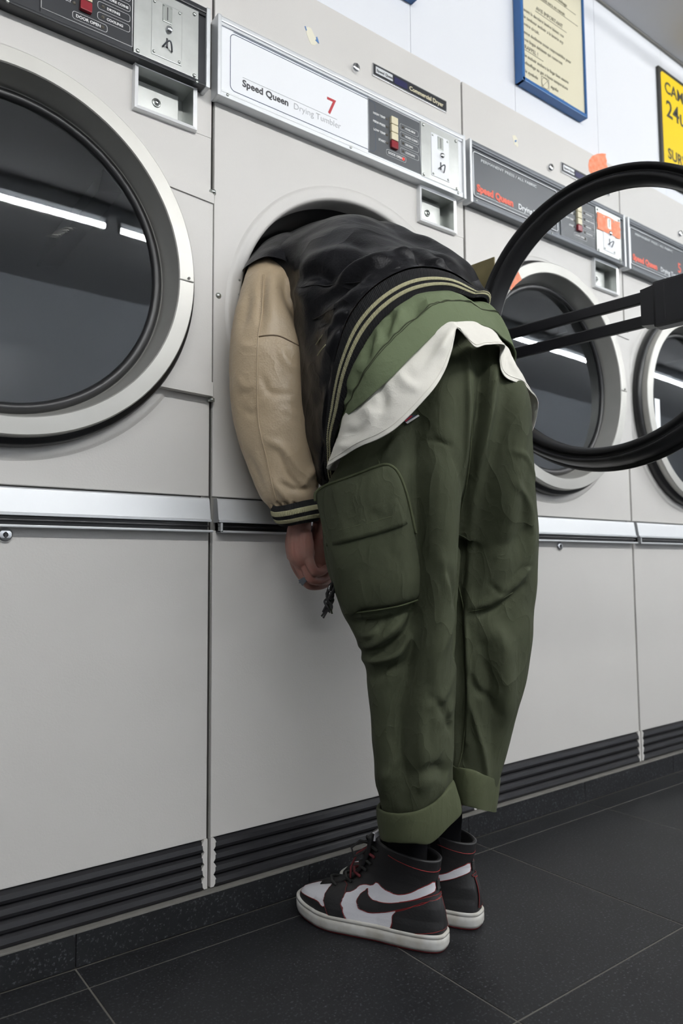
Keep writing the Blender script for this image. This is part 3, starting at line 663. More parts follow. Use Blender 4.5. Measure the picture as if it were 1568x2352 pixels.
# --- trousers
LL = [ring8((0.2738,-0.3512,1.0021,0.0962), .8), ring8((0.2504,-0.3395,0.9325,0.1223), .72), ring8((0.2313,-0.3310,0.8638,0.1379), .66), ring8((0.2257,-0.3265,0.7963,0.1378), .62), ring8((0.2271,-0.3258,0.7124,0.1290), .62), ring8((0.2392,-0.3268,0.6289,0.1122), .66), ring8((0.2503,-0.3303,0.5787,0.0984), .70), ring8((0.2584,-0.3315,0.5285,0.0884), .74), ring8((0.2607,-0.3331,0.4626,0.0818), .78), ring8((0.2616,-0.3321,0.3805,0.0769), .80), ring8((0.2660,-0.3290,0.3142,0.0732), .82), ring8((0.2700,-0.3272,0.2644,0.0690), .86), ring8((0.2683,-0.3221,0.2247,0.0549), .8)]
RL = [ring8((0.4143,-0.3825,1.0135,0.1002), .8), ring8((0.4186,-0.3772,0.9247,0.1056), .72), ring8((0.4258,-0.3723,0.8180,0.1091), .68), ring8((0.4333,-0.3676,0.7114,0.1087), .68), ring8((0.4366,-0.3615,0.6226,0.1038), .70), ring8((0.4342,-0.3575,0.5343,0.0964), .72), ring8((0.4294,-0.3525,0.4556,0.0863), .76), ring8((0.4266,-0.3444,0.3938,0.0752), .8), ring8((0.4197,-0.3388,0.3246,0.0631), .84), ring8((0.4149,-0.3365,0.2733,0.0527), .9), ring8((0.4176,-0.3353,0.2400,0.0387), .8)]
PV = [ring8((0.3545,-0.3932,1.1992,0.0524), .8), ring8((0.3509,-0.3924,1.1541,0.0805), .78), ring8((0.3470,-0.3906,1.1008,0.1075), .72), ring8((0.3375,-0.3847,1.0478,0.1404), .66), ring8((0.3250,-0.3765,0.9952,0.1649), .60), ring8((0.3151,-0.3632,0.9352,0.1839), .54), ring8((0.3078,-0.3520,0.8752,0.1977), .46), ring8((0.3197,-0.3418,0.8071,0.1886), .38), ring8((0.3378,-0.3495,0.7465,0.1474), .28)]
V, N, F = remeshed([closed_loft(LL, 64, 110), closed_loft(RL, 64, 100), closed_loft(PV, 96, 70)], .0042, 9)
st = [
 ([(0.3291,-0.4557,1.1341),(0.3361,-0.4521,1.0429),(0.3328,-0.4416,0.9600),(0.3282,-0.4302,0.8772),(0.3249,-0.4197,0.7944),(0.3230,-0.4102,0.7115),(0.3217,-0.4012,0.6286),(0.3217,-0.3932,0.5457)], -0.0340, .014),
 ([(0.2387,-0.4575,1.0766),(0.2451,-0.4501,0.9496),(0.2465,-0.4418,0.8544),(0.2468,-0.4322,0.7513),(0.2453,-0.4226,0.6641),(0.2444,-0.4150,0.5927),(0.2441,-0.4033,0.4737),(0.2397,-0.3877,0.3468),(0.2362,-0.3782,0.2754)], 0.030, .031),
 ([(0.2039,-0.4203,0.9619),(0.2063,-0.4133,0.8707),(0.2153,-0.4108,0.7754),(0.2211,-0.4075,0.6960),(0.2167,-0.3965,0.6167),(0.2097,-0.3836,0.5374),(0.1995,-0.3668,0.4423),(0.1920,-0.3519,0.3472)], -0.030, .017),
 ([(0.4070,-0.4454,1.0717),(0.3974,-0.4282,0.9688),(0.3840,-0.4091,0.8745),(0.3778,-0.3945,0.7715),(0.3748,-0.3831,0.6771)], -0.0204, .020),
 ([(0.4283,-0.4598,1.0544),(0.4232,-0.4435,0.9256),(0.4181,-0.4272,0.7969),(0.4158,-0.4146,0.6854)], 0.0170, .024),
 ([(0.2899,-0.4722,1.0898),(0.2926,-0.4648,0.9932),(0.2936,-0.4570,0.9046),(0.2926,-0.4493,0.8322)], 0.0119, .007),
 ([(0.3577,-0.4723,1.0841),(0.3504,-0.4605,1.0179),(0.3435,-0.4480,0.9434),(0.3362,-0.4362,0.8771)], 0.0136, .009),
 ([(0.3414,-0.4625,1.1092),(0.3408,-0.4572,1.0594),(0.3381,-0.4488,0.9931)], -0.0102, .007),
 ([(0.4484,-0.4599,0.8997),(0.4629,-0.4608,0.7965),(0.4712,-0.4587,0.7106)], 0.0085, .014),
 ([(0.4091,-0.4337,0.9344),(0.4408,-0.4558,0.9169),(0.4629,-0.4691,0.8824)], 0.0051, .006),
 ([(0.4219,-0.4375,0.8742),(0.4474,-0.4533,0.8396),(0.4616,-0.4581,0.7794)], 0.0068, .007),
 ([(0.3767,-0.3800,0.6299),(0.4037,-0.4015,0.6425),(0.4303,-0.4238,0.6681),(0.4599,-0.4494,0.7021)], 0.0119, .009),
 ([(0.3807,-0.3817,0.6170),(0.4113,-0.4056,0.6270),(0.4346,-0.4250,0.6466),(0.4577,-0.4448,0.6721)], -0.0119, .008),
 ([(0.4024,-0.4037,0.6769),(0.4237,-0.4181,0.6595),(0.4495,-0.4416,0.7022),(0.4664,-0.4551,0.7107)], -0.0068, .006),
 ([(0.4058,-0.3981,0.5910),(0.4279,-0.4113,0.5565),(0.4341,-0.4093,0.4878),(0.4404,-0.4074,0.4190)], 0.0153, .020),
 ([(0.3935,-0.3855,0.5568),(0.4104,-0.3907,0.4794),(0.4187,-0.3903,0.4106),(0.4232,-0.3862,0.3334)], -0.0153, .014),
 ([(0.3735,-0.3655,0.5055),(0.3901,-0.3746,0.4710),(0.4114,-0.3890,0.4536),(0.4266,-0.3970,0.4192)], -0.0102, .008),
 ([(0.3804,-0.3657,0.4539),(0.3928,-0.3701,0.4023),(0.4053,-0.3744,0.3507),(0.4143,-0.3761,0.2991)], 0.0119, .006),
 ([(0.3645,-0.3704,0.6257),(0.3721,-0.3678,0.5398),(0.3770,-0.3631,0.4539),(0.3777,-0.3554,0.3681)], 0.0102, .005),
 ([(0.3562,-0.3642,0.6258),(0.3625,-0.3605,0.5399),(0.3687,-0.3569,0.4540),(0.3722,-0.3479,0.3338)], -0.0170, .009),
 ([(0.1213,-0.3361,0.6024),(0.1559,-0.3624,0.6061),(0.1839,-0.3845,0.6176),(0.2022,-0.3998,0.6332)], -0.0204, .010),
 ([(0.1378,-0.3438,0.5551),(0.1561,-0.3591,0.5706),(0.1722,-0.3735,0.5941),(0.1809,-0.3819,0.6137)], 0.0187, .011),
 ([(0.1330,-0.3426,0.5787),(0.1490,-0.3557,0.5904),(0.1608,-0.3665,0.6100)], 0.0136, .008),
 ([(0.1406,-0.3452,0.5472),(0.1643,-0.3638,0.5548),(0.1886,-0.3843,0.5782),(0.2092,-0.4035,0.6174)], -0.0204, .010),
 ([(0.1387,-0.3423,0.5314),(0.1586,-0.3580,0.5391),(0.1896,-0.3827,0.5546),(0.2073,-0.3990,0.5859)], 0.0153, .011),
 ([(0.1527,-0.3497,0.4998),(0.1784,-0.3709,0.5193),(0.2032,-0.3906,0.5308)], -0.0102, .010),
 ([(0.2339,-0.4083,0.4755),(0.2510,-0.4181,0.4438),(0.2661,-0.4264,0.4122),(0.2717,-0.4294,0.4003)], -0.0085, .007),
 ([(0.2345,-0.4073,0.4597),(0.2497,-0.4201,0.4753),(0.2642,-0.4341,0.5067),(0.2680,-0.4384,0.5224)], 0.0068, .009),
 ([(0.2453,-0.4123,0.4281),(0.2636,-0.4275,0.4437),(0.2705,-0.4343,0.4594)], 0.0060, .012),
 ([(0.2029,-0.3911,0.5387),(0.1991,-0.3822,0.4758),(0.1922,-0.3710,0.4128),(0.1821,-0.3573,0.3499),(0.1717,-0.3442,0.2949)], 0.0119, .014),
 ([(0.1972,-0.3778,0.4443),(0.1966,-0.3712,0.3813),(0.2087,-0.3742,0.3182)], -0.0085, .010),
 ([(0.2212,-0.3988,0.4756),(0.2225,-0.3922,0.3968),(0.2295,-0.3898,0.3180)], 0.0102, .012),
 ([(0.2326,-0.4104,0.5070),(0.2370,-0.4183,0.5542),(0.2512,-0.4327,0.5934),(0.2622,-0.4448,0.6327)], 0.0068, .008),
 ([(0.2369,-0.4334,0.7116),(0.2512,-0.4403,0.6721),(0.2622,-0.4448,0.6327)], -0.0085, .007),
 ([(0.2258,-0.4289,0.7511),(0.2410,-0.4342,0.6880),(0.2502,-0.4373,0.6485)], 0.0068, .006),
 ([(0.2118,-0.4367,0.9402),(0.2310,-0.4506,0.9361),(0.2502,-0.4643,0.9280)], -0.0051, .005),
 ([(0.2175,-0.3823,0.3339),(0.2423,-0.4021,0.3455),(0.2684,-0.4197,0.3255)], -0.0119, .014),
 ([(0.1815,-0.3508,0.2870),(0.1859,-0.3586,0.3342),(0.1973,-0.3702,0.3656)], 0.0085, .009),
 ([(0.2510,-0.4029,0.2863),(0.2624,-0.4145,0.3177),(0.2719,-0.4261,0.3649)], 0.0102, .009),
 ([(0.0989,-0.3098,0.8943),(0.1368,-0.3402,0.9141),(0.1808,-0.3763,0.9459)], -0.0068, .010),
 ([(0.1692,-0.3645,0.9138),(0.1811,-0.3758,0.9378),(0.1934,-0.3865,0.9538)], 0.0068, .007)]
amb = wob(V, 22, .0022, 5) + wob(V, 60, .0007, 9)
V = V + N * amb[:, None]
V = folds(V, N, st)
tro = mk('trousers', V, F, M['trouser'], PR)
def surf_from(Vs, Ns):
    """returns a function that drops a point onto the garment along D0 (nearest facing vertex), lifted by e"""
    Pp = Vs - (Vs @ D0)[:, None] * D0; dep = Vs @ D0; fac = (Ns @ D0) < .15
    def f(p, e=.001, R_=.008):
        p = np.array(p, float); q = p - (p @ D0) * D0; d = np.linalg.norm(Pp - q, axis=1); m = (d < R_) & fac
        if not m.any(): k = np.argmin(d + np.where(fac, 0, 9.)); z = dep[k]
        else:
            md = dep[m]; dd = d[m]; near = md < md.min() + .03; w = np.exp(-(dd[near] / R_ * 1.5) ** 2); z = (md[near] * w).sum() / w.sum()
        return q + D0 * (z - e)
    return f
onT = surf_from(V, N)
def seam(pts, on, r, name, m, parent, e=.0005, n=6, dens=.006):
    P = np.array(pts, float); L_ = np.linalg.norm(np.diff(P, axis=0), axis=1).sum(); k = max(4, int(L_ / dens))
    Q = cr(P, np.linspace(0, len(P) - 1, k)) if len(P) > 2 else P[0] + (P[1] - P[0]) * np.linspace(0, 1, k)[:, None]
    Q = np.array([on(p, e) for p in Q])
    for _ in range(2): Q[1:-1] = (Q[:-2] + 2 * Q[1:-1] + Q[2:]) / 4
    return MB().tube(Q, r, n).build(name, m, parent)
# cargo pocket: a pouch lying on the left thigh
pk = [(0.0696,-0.2837,0.8519),(0.0859,-0.2971,0.8638),(0.1126,-0.3182,0.8741),(0.1380,-0.3383,0.8851),(0.1621,-0.3575,0.8961),(0.1763,-0.3682,0.8976),(0.1884,-0.3762,0.8862),(0.1983,-0.3815,0.8636),(0.2073,-0.3853,0.8329),(0.2159,-0.3882,0.7966),(0.2238,-0.3907,0.7603),(0.2300,-0.3914,0.7200),(0.2323,-0.3892,0.6797),(0.2295,-0.3845,0.6524),(0.2059,-0.3660,0.6446),(0.1739,-0.3413,0.6368),(0.1483,-0.3216,0.6322),(0.1328,-0.3084,0.6162),(0.1228,-0.3016,0.6228),(0.1100,-0.2948,0.6527),(0.1004,-0.2919,0.6970),(0.0908,-0.2892,0.7438),(0.0826,-0.2871,0.7858),(0.0747,-0.2847,0.8221)]
def patch(poly, on, name, m, parent, rise, e0=.001, n=46, edge=.05, bulge=None):
    """rounded cloth patch filled inside a closed outline and laid on the garment"""
    P = closed_curve(poly, 90); c = P.mean(0); V = []; F = []
    lev = [1, .985, .95, .88, .76, .62, .46, .3, .15]
    hh = [0, .55, .8, .95, 1, 1, 1, 1, 1]
    for l_, h_ in zip(lev, hh):
        for p in P: V.append(on(c + (p - c) * l_, e0 + rise * h_, .012))
    V.append(on(c, e0 + rise, .012)); k = 90
    for a in range(len(lev) - 1): F += [(a * k + i, a * k + (i + 1) % k, (a + 1) * k + (i + 1) % k, (a + 1) * k + i) for i in range(k)]
    F += [((len(lev) - 1) * k + i, (len(lev) - 1) * k + (i + 1) % k, len(lev) * k) for i in range(k)]
    V = np.array(V)
    if bulge: V = V - D0 * bulge(V)[:, None]
    return mk(name, V, F, m, parent), V
pock, PVv = patch(pk, onT, 'cargo_pocket', M['trouser'], tro, .017, bulge=lambda v: wob(v, 34, .0034, 3) + wob(v, 80, .0010, 4))
sd = pock.modifiers.new('s', 'SUBSURF'); sd.levels = 1; sd.render_levels = 2
def onP(p, e=.001, R_=.02):
    p = np.array(p, float); q = p - (p @ D0) * D0; Pp = PVv - (PVv @ D0)[:, None] * D0; d = np.linalg.norm(Pp - q, axis=1); w = np.exp(-(d / .009) ** 2) + 1e-9
    return q + D0 * (((PVv @ D0) * w).sum() / w.sum() - e)
seam([(0.0703,-0.2826,0.8342),(0.0697,-0.2836,0.8503),(0.0859,-0.2971,0.8638),(0.1126,-0.3182,0.8741),(0.1380,-0.3383,0.8851),(0.1621,-0.3575,0.8961),(0.1763,-0.3682,0.8976),(0.1884,-0.3762,0.8862),(0.1983,-0.3815,0.8636),(0.2073,-0.3853,0.8329),(0.2159,-0.3882,0.7966),(0.2214,-0.3900,0.7724)], onP, .0028, 'zip_piping', M['trouser_in'], pock, .001)
seam([(0.0737,-0.2862,0.8454),(0.0874,-0.2977,0.8582),(0.1141,-0.3188,0.8692),(0.1382,-0.3379,0.8795),(0.1623,-0.3571,0.8905),(0.1740,-0.3658,0.8904),(0.1841,-0.3724,0.8798),(0.1934,-0.3772,0.8572),(0.2023,-0.3812,0.8290),(0.2101,-0.3839,0.7967)], onP, .0008, 'stitch_line', M['trouser_in'], pock, .0015)
fp_ = [(0.0781,-0.2853,0.8019),(0.1151,-0.3141,0.8128),(0.1598,-0.3489,0.8253),(0.2045,-0.3838,0.8394),(0.2089,-0.3858,0.8265),(0.2128,-0.3855,0.7926),(0.1746,-0.3556,0.7801),(0.1364,-0.3256,0.7660),(0.0918,-0.2906,0.7503),(0.0842,-0.2876,0.7777)]
def strip(top, bot, on, name, m, parent, e=.003, n=30, rows=8):
    t = cr(np.array(top, float), np.linspace(0, len(top) - 1, n)); b = cr(np.array(bot, float), np.linspace(0, len(bot) - 1, n))
    V = []
    for r_ in range(rows):
        f = r_ / (rows - 1)
        for i in range(n):
            V.append(on(t[i] + (b[i] - t[i]) * f, e * (.15 + .85 * f)))
    for i in range(n): V.append(on(b[i], -.001))
    return mk(name, V, grid_faces(rows + 1, n, False), m, parent)
strip([(0.0794,-0.2863,0.8019),(0.1151,-0.3142,0.8136),(0.1598,-0.3490,0.8269),(0.2031,-0.3830,0.8426)], [(0.0912,-0.2900,0.7486),(0.1237,-0.3155,0.7604),(0.1683,-0.3505,0.7753),(0.2115,-0.3846,0.7926)], onP, 'pocket_flap', M['trouser'], pock, .0042)
seam([(0.0857,-0.2883,0.7737),(0.1227,-0.3171,0.7846),(0.1674,-0.3520,0.7987),(0.2087,-0.3846,0.8152)], onP, .0006, 'stitch_line', M['trouser_in'], pock, .0025)
seam([(0.1228,-0.3016,0.6228),(0.1484,-0.3214,0.6290),(0.1804,-0.3461,0.6367),(0.2124,-0.3709,0.6445),(0.2302,-0.3849,0.6508)], onP, .0016, 'pocket_seam', M['trouser_in'], pock, .001)
# leg seams
seam([(0.3569,-0.3696,0.6773),(0.3659,-0.3714,0.6257),(0.3714,-0.3689,0.5570),(0.3756,-0.3654,0.4883),(0.3770,-0.3598,0.4196),(0.3743,-0.3511,0.3510),(0.3688,-0.3437,0.3167)], onT, .0012, 'inseam', M['trouser_in'], tro, .0012)
seam([(0.3194,-0.4476,1.1259),(0.3208,-0.4406,1.0430),(0.3222,-0.4337,0.9601),(0.3229,-0.4262,0.8773),(0.3196,-0.4157,0.7944)], onT, .0010, 'back_seam', M['trouser_in'], tro, .0006)
seam([(0.3735,-0.3770,0.6239),(0.3973,-0.3956,0.6314),(0.4241,-0.4174,0.6492),(0.4410,-0.4310,0.6594)], onT, .0008, 'knee_seam', M['trouser_in'], tro, .0004)
seam([(0.1549,-0.3430,0.4132),(0.1704,-0.3538,0.4052),(0.1768,-0.3584,0.4020)], onT, .0008, 'knee_seam', M['trouser_in'], tro, .0004)
seam([(0.1574,-0.3560,0.9179),(0.1644,-0.3600,0.9042),(0.1621,-0.3575,0.8961)], onT, .0010, 'side_seam', M['trouser_in'], tro, .0006)
# turned-up cuffs
def cuff(name, U, L_, parent, seed):
    U = np.array(U); L_ = np.array(L_); mid = (U + L_) / 2 + (U + L_ - (U + L_).mean(0)) * .01
    inn = L_ + (L_.mean(0) - L_) * .05; top2 = U + (U.mean(0) - U) * .10
    G = loft([top2 - (U - L_) * .15, top2, U, mid, L_, inn, inn + (U - L_) * .6], 140, 60)
    N_ = outward(G, grid_normals(G)); G = G + N_ * (wob(G, 40, .0018, seed))[..., None]
    return cloth(name, G, M['trouser_in'], parent)
cuff('turn_up', [(0.2114,-0.2818,0.2500),(0.1886,-0.3346,0.2599),(0.1934,-0.3726,0.2648),(0.2140,-0.3963,0.2721),(0.2476,-0.4063,0.2832),(0.2814,-0.4016,0.2974),(0.3190,-0.3803,0.3033),(0.3456,-0.3240,0.2928),(0.3323,-0.2817,0.2825),(0.3081,-0.2560,0.2699),(0.2741,-0.2483,0.2598),(0.2391,-0.2590,0.2521)],
     [(0.2196,-0.2827,0.1953),(0.1964,-0.3294,0.2095),(0.1969,-0.3617,0.2162),(0.2120,-0.3859,0.2189),(0.2441,-0.3972,0.2166),(0.2895,-0.4020,0.2382),(0.3344,-0.3866,0.2488),(0.3617,-0.3306,0.2352),(0.3454,-0.2853,0.2186),(0.3178,-0.2571,0.2059),(0.2836,-0.2495,0.1990),(0.2469,-0.2593,0.1960)], tro, 2)
cuff('turn_up', [(0.3766,-0.3119,0.3157),(0.3473,-0.3529,0.3196),(0.3438,-0.3819,0.3221),(0.3555,-0.3967,0.3192),(0.3816,-0.4025,0.3071),(0.4206,-0.3928,0.2924),(0.4617,-0.3723,0.2799),(0.4939,-0.3338,0.2809),(0.4946,-0.2971,0.2847),(0.4720,-0.2811,0.2942),(0.4421,-0.2784,0.3047),(0.4113,-0.2873,0.3114)],
     [(0.3837,-0.3104,0.2456),(0.3554,-0.3527,0.2543),(0.3491,-0.3796,0.2572),(0.3582,-0.3924,0.2545),(0.3814,-0.3965,0.2461),(0.4183,-0.3853,0.2328),(0.4585,-0.3641,0.2195),(0.4921,-0.3264,0.2175),(0.4959,-0.2916,0.2173),(0.4749,-0.2764,0.2240),(0.4473,-0.2752,0.2315),(0.4171,-0.2847,0.2384)], tro, 3)
# brand-free woven tab under the shirt hem
tb_ = empty('tmp', (0, 0, 0)); bpy.data.objects.remove(tb_)
def tabquad(pts, name, m, parent, e): 
    V = [onT(p, e) for p in pts]; V += [v + D0 * .0012 for v in V]
    return mk(name, V, [(0, 1, 2, 3), (7, 6, 5, 4), (0, 4, 5, 1), (1, 5, 6, 2), (2, 6, 7, 3), (3, 7, 4, 0)], m, parent, False)
tabquad([(0.1828,-0.4062,0.9795),(0.1913,-0.4135,0.9898),(0.2066,-0.4249,0.9889),(0.1894,-0.4106,0.9739)], 'woven_tab', M['navyprint'], tro, .004)
tabquad([(0.1874,-0.4092,0.9755),(0.2053,-0.4240,0.9897),(0.2073,-0.4253,0.9873),(0.1901,-0.4110,0.9731)], 'tab_edge', M['white'], tro, .0055)
tabquad([(0.1860,-0.4085,0.9787),(0.1952,-0.4163,0.9890),(0.1978,-0.4182,0.9873),(0.1880,-0.4098,0.9771)], 'tab_mark', M['redprint'], tro, .0055)
# --- t-shirt
T0 = [(0.5255,-0.3968,1.0759),(0.4713,-0.4347,1.1107),(0.4197,-0.4607,1.1317),(0.3745,-0.4779,1.1410),(0.3493,-0.4850,1.1514),(0.3270,-0.4877,1.1573),(0.2926,-0.4932,1.1573),(0.2632,-0.4959,1.1539),(0.2366,-0.4944,1.1498),(0.2194,-0.4875,1.1475),(0.1945,-0.4794,1.1273),(0.1689,-0.4702,1.1014),(0.1414,-0.4592,1.0712),(0.1128,-0.4406,1.0368),(0.0943,-0.4051,1.0066),(0.0900,-0.3495,0.9846),(0.1930,-0.2132,0.9800),(0.3363,-0.1970,0.9974),(0.4920,-0.2434,1.0465),(0.5624,-0.3232,1.0659)]
T1 = [(0.5401,-0.4029,1.0250),(0.4914,-0.4460,1.0705),(0.4192,-0.4816,1.0919),(0.3735,-0.4862,1.1047),(0.3507,-0.4956,1.1195),(0.3360,-0.5046,1.1329),(0.2950,-0.5052,1.1332),(0.2596,-0.5091,1.1239),(0.2375,-0.5059,1.1324),(0.2226,-0.5013,1.1363),(0.1949,-0.5023,1.1018),(0.1774,-0.4924,1.0702),(0.1458,-0.4814,1.0331),(0.1117,-0.4515,0.9886),(0.0882,-0.4022,0.9598),(0.0894,-0.3259,0.9400),(0.1942,-0.2111,0.9489),(0.3375,-0.1952,0.9689),(0.4936,-0.2408,1.0071),(0.5680,-0.3232,1.0221)]
T2 = [(0.5493,-0.4000,0.9889),(0.5162,-0.4497,1.0460),(0.4314,-0.4875,1.0587),(0.3615,-0.4983,1.0639),(0.3472,-0.4969,1.0953),(0.3379,-0.5171,1.1176),(0.2933,-0.5145,1.1127),(0.2574,-0.5177,1.0998),(0.2431,-0.5086,1.1169),(0.2264,-0.5039,1.1332),(0.2104,-0.5067,1.0918),(0.1889,-0.5047,1.0438),(0.1559,-0.4970,0.9995),(0.1119,-0.4560,0.9424),(0.0869,-0.3910,0.9188),(0.0872,-0.3012,0.8960),(0.1923,-0.2058,0.9089),(0.3387,-0.1931,0.9386),(0.4952,-0.2382,0.9678),(0.5677,-0.3306,0.9719)]
G = loft([T0, T1, T2], 260, 60); N_ = outward(G, grid_normals(G))
u = np.linspace(0, 1, 60)[:, None]
G = G + N_ * (wob(G, 45, .0024, 21) * (1 - .3 * u) + wob(G, 120, .0006, 22))[..., None]
G = folds(G, N_, [([(0.1992,-0.5196,1.1174),(0.1853,-0.5062,1.0875),(0.1684,-0.4907,1.0576)], .006, .008), ([(0.0990,-0.4357,1.0281),(0.1075,-0.4392,0.9980),(0.1024,-0.4332,0.9754)], -.008, .009), ([(0.1265,-0.4585,1.0504),(0.1364,-0.4638,1.0278),(0.1552,-0.4764,1.0126)], .005, .009), ([(0.0836,-0.4206,0.9907),(0.0906,-0.4236,0.9680),(0.0793,-0.4133,0.9493)], .005, .010), ([(0.0551,-0.3952,0.9496),(0.0734,-0.4085,0.9456),(0.0966,-0.4281,0.9680)], -.005, .008), ([(0.0472,-0.3867,0.9233),(0.0683,-0.4025,0.9231),(0.0918,-0.4216,0.9379)], .005, .008), ([(0.3723,-0.4881,1.1337),(0.3837,-0.4934,1.1005),(0.4016,-0.5037,1.0672)], .005, .008)])
tee = cloth('t_shirt', G, M['tee'], PR, .0016)
hem = []
G_h = G[-7] + N_[-7] * .0006
MB().tube(G_h, .0005, 4, True).build('hem_stitch', M['tee'], tee)
L0 = [(0.4309,-0.3928,1.2497),(0.3505,-0.4194,1.2422),(0.2646,-0.4354,1.2309),(0.1845,-0.4350,1.1998),(0.1286,-0.4266,1.1574),(0.0934,-0.4077,1.1059),(0.0816,-0.3807,1.0481),(0.0909,-0.3444,0.9896),(0.1182,-0.2785,0.9388),(0.2066,-0.1895,0.8891),(0.3661,-0.2061,0.9894),(0.4522,-0.2977,1.1384)]
U0 = [(0.4355,-0.3858,1.2714),(0.3821,-0.4083,1.2707),(0.2780,-0.4369,1.2718),(0.1868,-0.4360,1.2572),(0.1170,-0.4173,1.2166),(0.0775,-0.3888,1.1632),(0.0662,-0.3617,1.1007),(0.0764,-0.3257,1.0381),(0.1103,-0.2610,0.9489),(0.1872,-0.1747,0.8866),(0.3535,-0.1843,0.9913),(0.4593,-0.2812,1.1726)]
# --- sweatshirt
S0 = np.array(U0) * .45 + np.array(L0) * .55; S0 = S0 + (S0.mean(0) - S0) * .09 + D0 * .012
S1 = [(0.4709,-0.3946,1.2174),(0.3809,-0.4278,1.2223),(0.2847,-0.4549,1.2116),(0.2014,-0.4646,1.1807),(0.1302,-0.4556,1.1213),(0.0924,-0.4351,1.0733),(0.0803,-0.4034,1.0337),(0.0872,-0.3612,0.9981),(0.1236,-0.2854,0.9686),(0.2244,-0.2085,0.9474),(0.3841,-0.2077,0.9959),(0.4921,-0.2974,1.0860)]
S15 = [(0.4726,-0.3952,1.2110),(0.3817,-0.4337,1.2119),(0.2875,-0.4599,1.2023),(0.2066,-0.4703,1.1729),(0.1372,-0.4602,1.1137),(0.0962,-0.4397,1.0651),(0.0819,-0.4062,1.0240),(0.0868,-0.3629,0.9922),(0.1244,-0.2857,0.9652),(0.2253,-0.2088,0.9438),(0.3900,-0.2055,0.9919),(0.4992,-0.2959,1.0794)]
S2 = [(0.4922,-0.4161,1.1441),(0.4084,-0.4493,1.1660),(0.3111,-0.4763,1.1631),(0.2232,-0.4836,1.1421),(0.1572,-0.4724,1.0847),(0.1166,-0.4524,1.0379),(0.0894,-0.4160,1.0015),(0.0837,-0.3695,0.9804),(0.1260,-0.2864,0.9603),(0.2284,-0.2107,0.9384),(0.3955,-0.2020,0.9783),(0.5204,-0.3026,1.0495)]
G = loft([S0, (np.array(S0) * .5 + np.array(S1) * .5) , S1], 240, 34); N_ = outward(G, grid_normals(G))
bl = np.sin(PI * np.linspace(0, 1, 34))[:, None]
th = np.arange(240) / 240 * 2 * PI
G = G + N_ * (.006 * bl + (.0036 * np.sin(th * 15 + 3 * np.sin(th * 3) + 2 * np.sin(th * 5 + 1)) * (.55 + .45 * np.sin(th * 4 + 1)))[None, :] * (np.linspace(0, 1, 34)[:, None] ** .7) * 1.0 + wob(G, 60, .0016, 31))[..., None]
G = folds(G, N_, [([(0.1227,-0.4535,1.1578),(0.1146,-0.4450,1.1328),(0.1094,-0.4389,1.1102)], -.010, .008), ([(0.1345,-0.4632,1.1668),(0.1276,-0.4555,1.1403),(0.1243,-0.4508,1.1176)], .007, .008), ([(0.0959,-0.4291,1.1141),(0.0889,-0.4217,1.0914),(0.0855,-0.4170,1.0687)], -.009, .008), ([(0.1038,-0.4364,1.1276),(0.0989,-0.4300,1.0989),(0.0953,-0.4257,1.0822)], .006, .007), ([(0.1688,-0.4654,1.1814),(0.1665,-0.4618,1.1622),(0.1641,-0.4584,1.1468)], -.007, .008), ([(0.1840,-0.4775,1.1890),(0.1845,-0.4767,1.1774),(0.1880,-0.4782,1.1659)], .006, .007), ([(0.2023,-0.4918,1.1950),(0.2069,-0.4945,1.1872),(0.2152,-0.5001,1.1810)], -.005, .006),
 ([(0.0764,-0.4087,1.0536),(0.0728,-0.4045,1.0385),(0.0716,-0.4021,1.0234)], -.006, .008), ([(0.3021,-0.4442,1.2255),(0.3124,-0.4512,1.2172),(0.3227,-0.4581,1.2088)], .004, .006), ([(0.1142,-0.4455,1.1404),(0.1091,-0.4394,1.1177),(0.1050,-0.4345,1.0988)], .004, .006)])
sw = cloth('sweatshirt', G, M['sweat'], PR, .003)
G2 = loft([G[-1], closed_curve(S15, 240), (closed_curve(S15, 240) + closed_curve(S2, 240)) / 2, closed_curve(S2, 240)], 240, 30) if False else cr(np.array([G[-1], closed_curve(S15, 240), (closed_curve(S15, 240) + closed_curve(S2, 240)) / 2, closed_curve(S2, 240)]), np.linspace(0, 3, 30))
N2 = outward(G2, grid_normals(G2)); G2 = G2 + N2 * (.0025 * np.sin(PI * np.linspace(0, 1, 30))[:, None] + wob(G2, 50, .0012, 33))[..., None]
sb_ = cloth('hem_band', G2, M['sweat'], sw, .004)
MB().tube(G2[1] + N2[1] * .001, .0009, 5, True).build('seam', M['trouser'], sw)
MB().tube(G2[4] + N2[4] * .001, .0006, 4, True).build('seam', M['trouser'], sw)
# --- jacket body
J1 = [(0.4195,-0.3545,1.3314),(0.3494,-0.3776,1.3366),(0.2655,-0.3893,1.3303),(0.1735,-0.3975,1.2863),(0.1070,-0.3801,1.2345),(0.0725,-0.3554,1.1816),(0.0607,-0.3279,1.1179),(0.0737,-0.2865,1.0432),(0.1173,-0.2277,0.9396),(0.1859,-0.1610,0.8842),(0.3510,-0.1577,0.9950),(0.4510,-0.2543,1.2174)]
J2 = [(0.4048,-0.2880,1.4069),(0.3250,-0.3015,1.3874),(0.2462,-0.3151,1.3613),(0.1647,-0.3246,1.3142),(0.1084,-0.3150,1.2630),(0.0827,-0.2907,1.2114),(0.0803,-0.2573,1.1437),(0.0993,-0.2139,1.0659),(0.1384,-0.1697,0.9538),(0.2251,-0.1068,0.9273),(0.3801,-0.1017,1.0985),(0.4593,-0.1909,1.2766)]
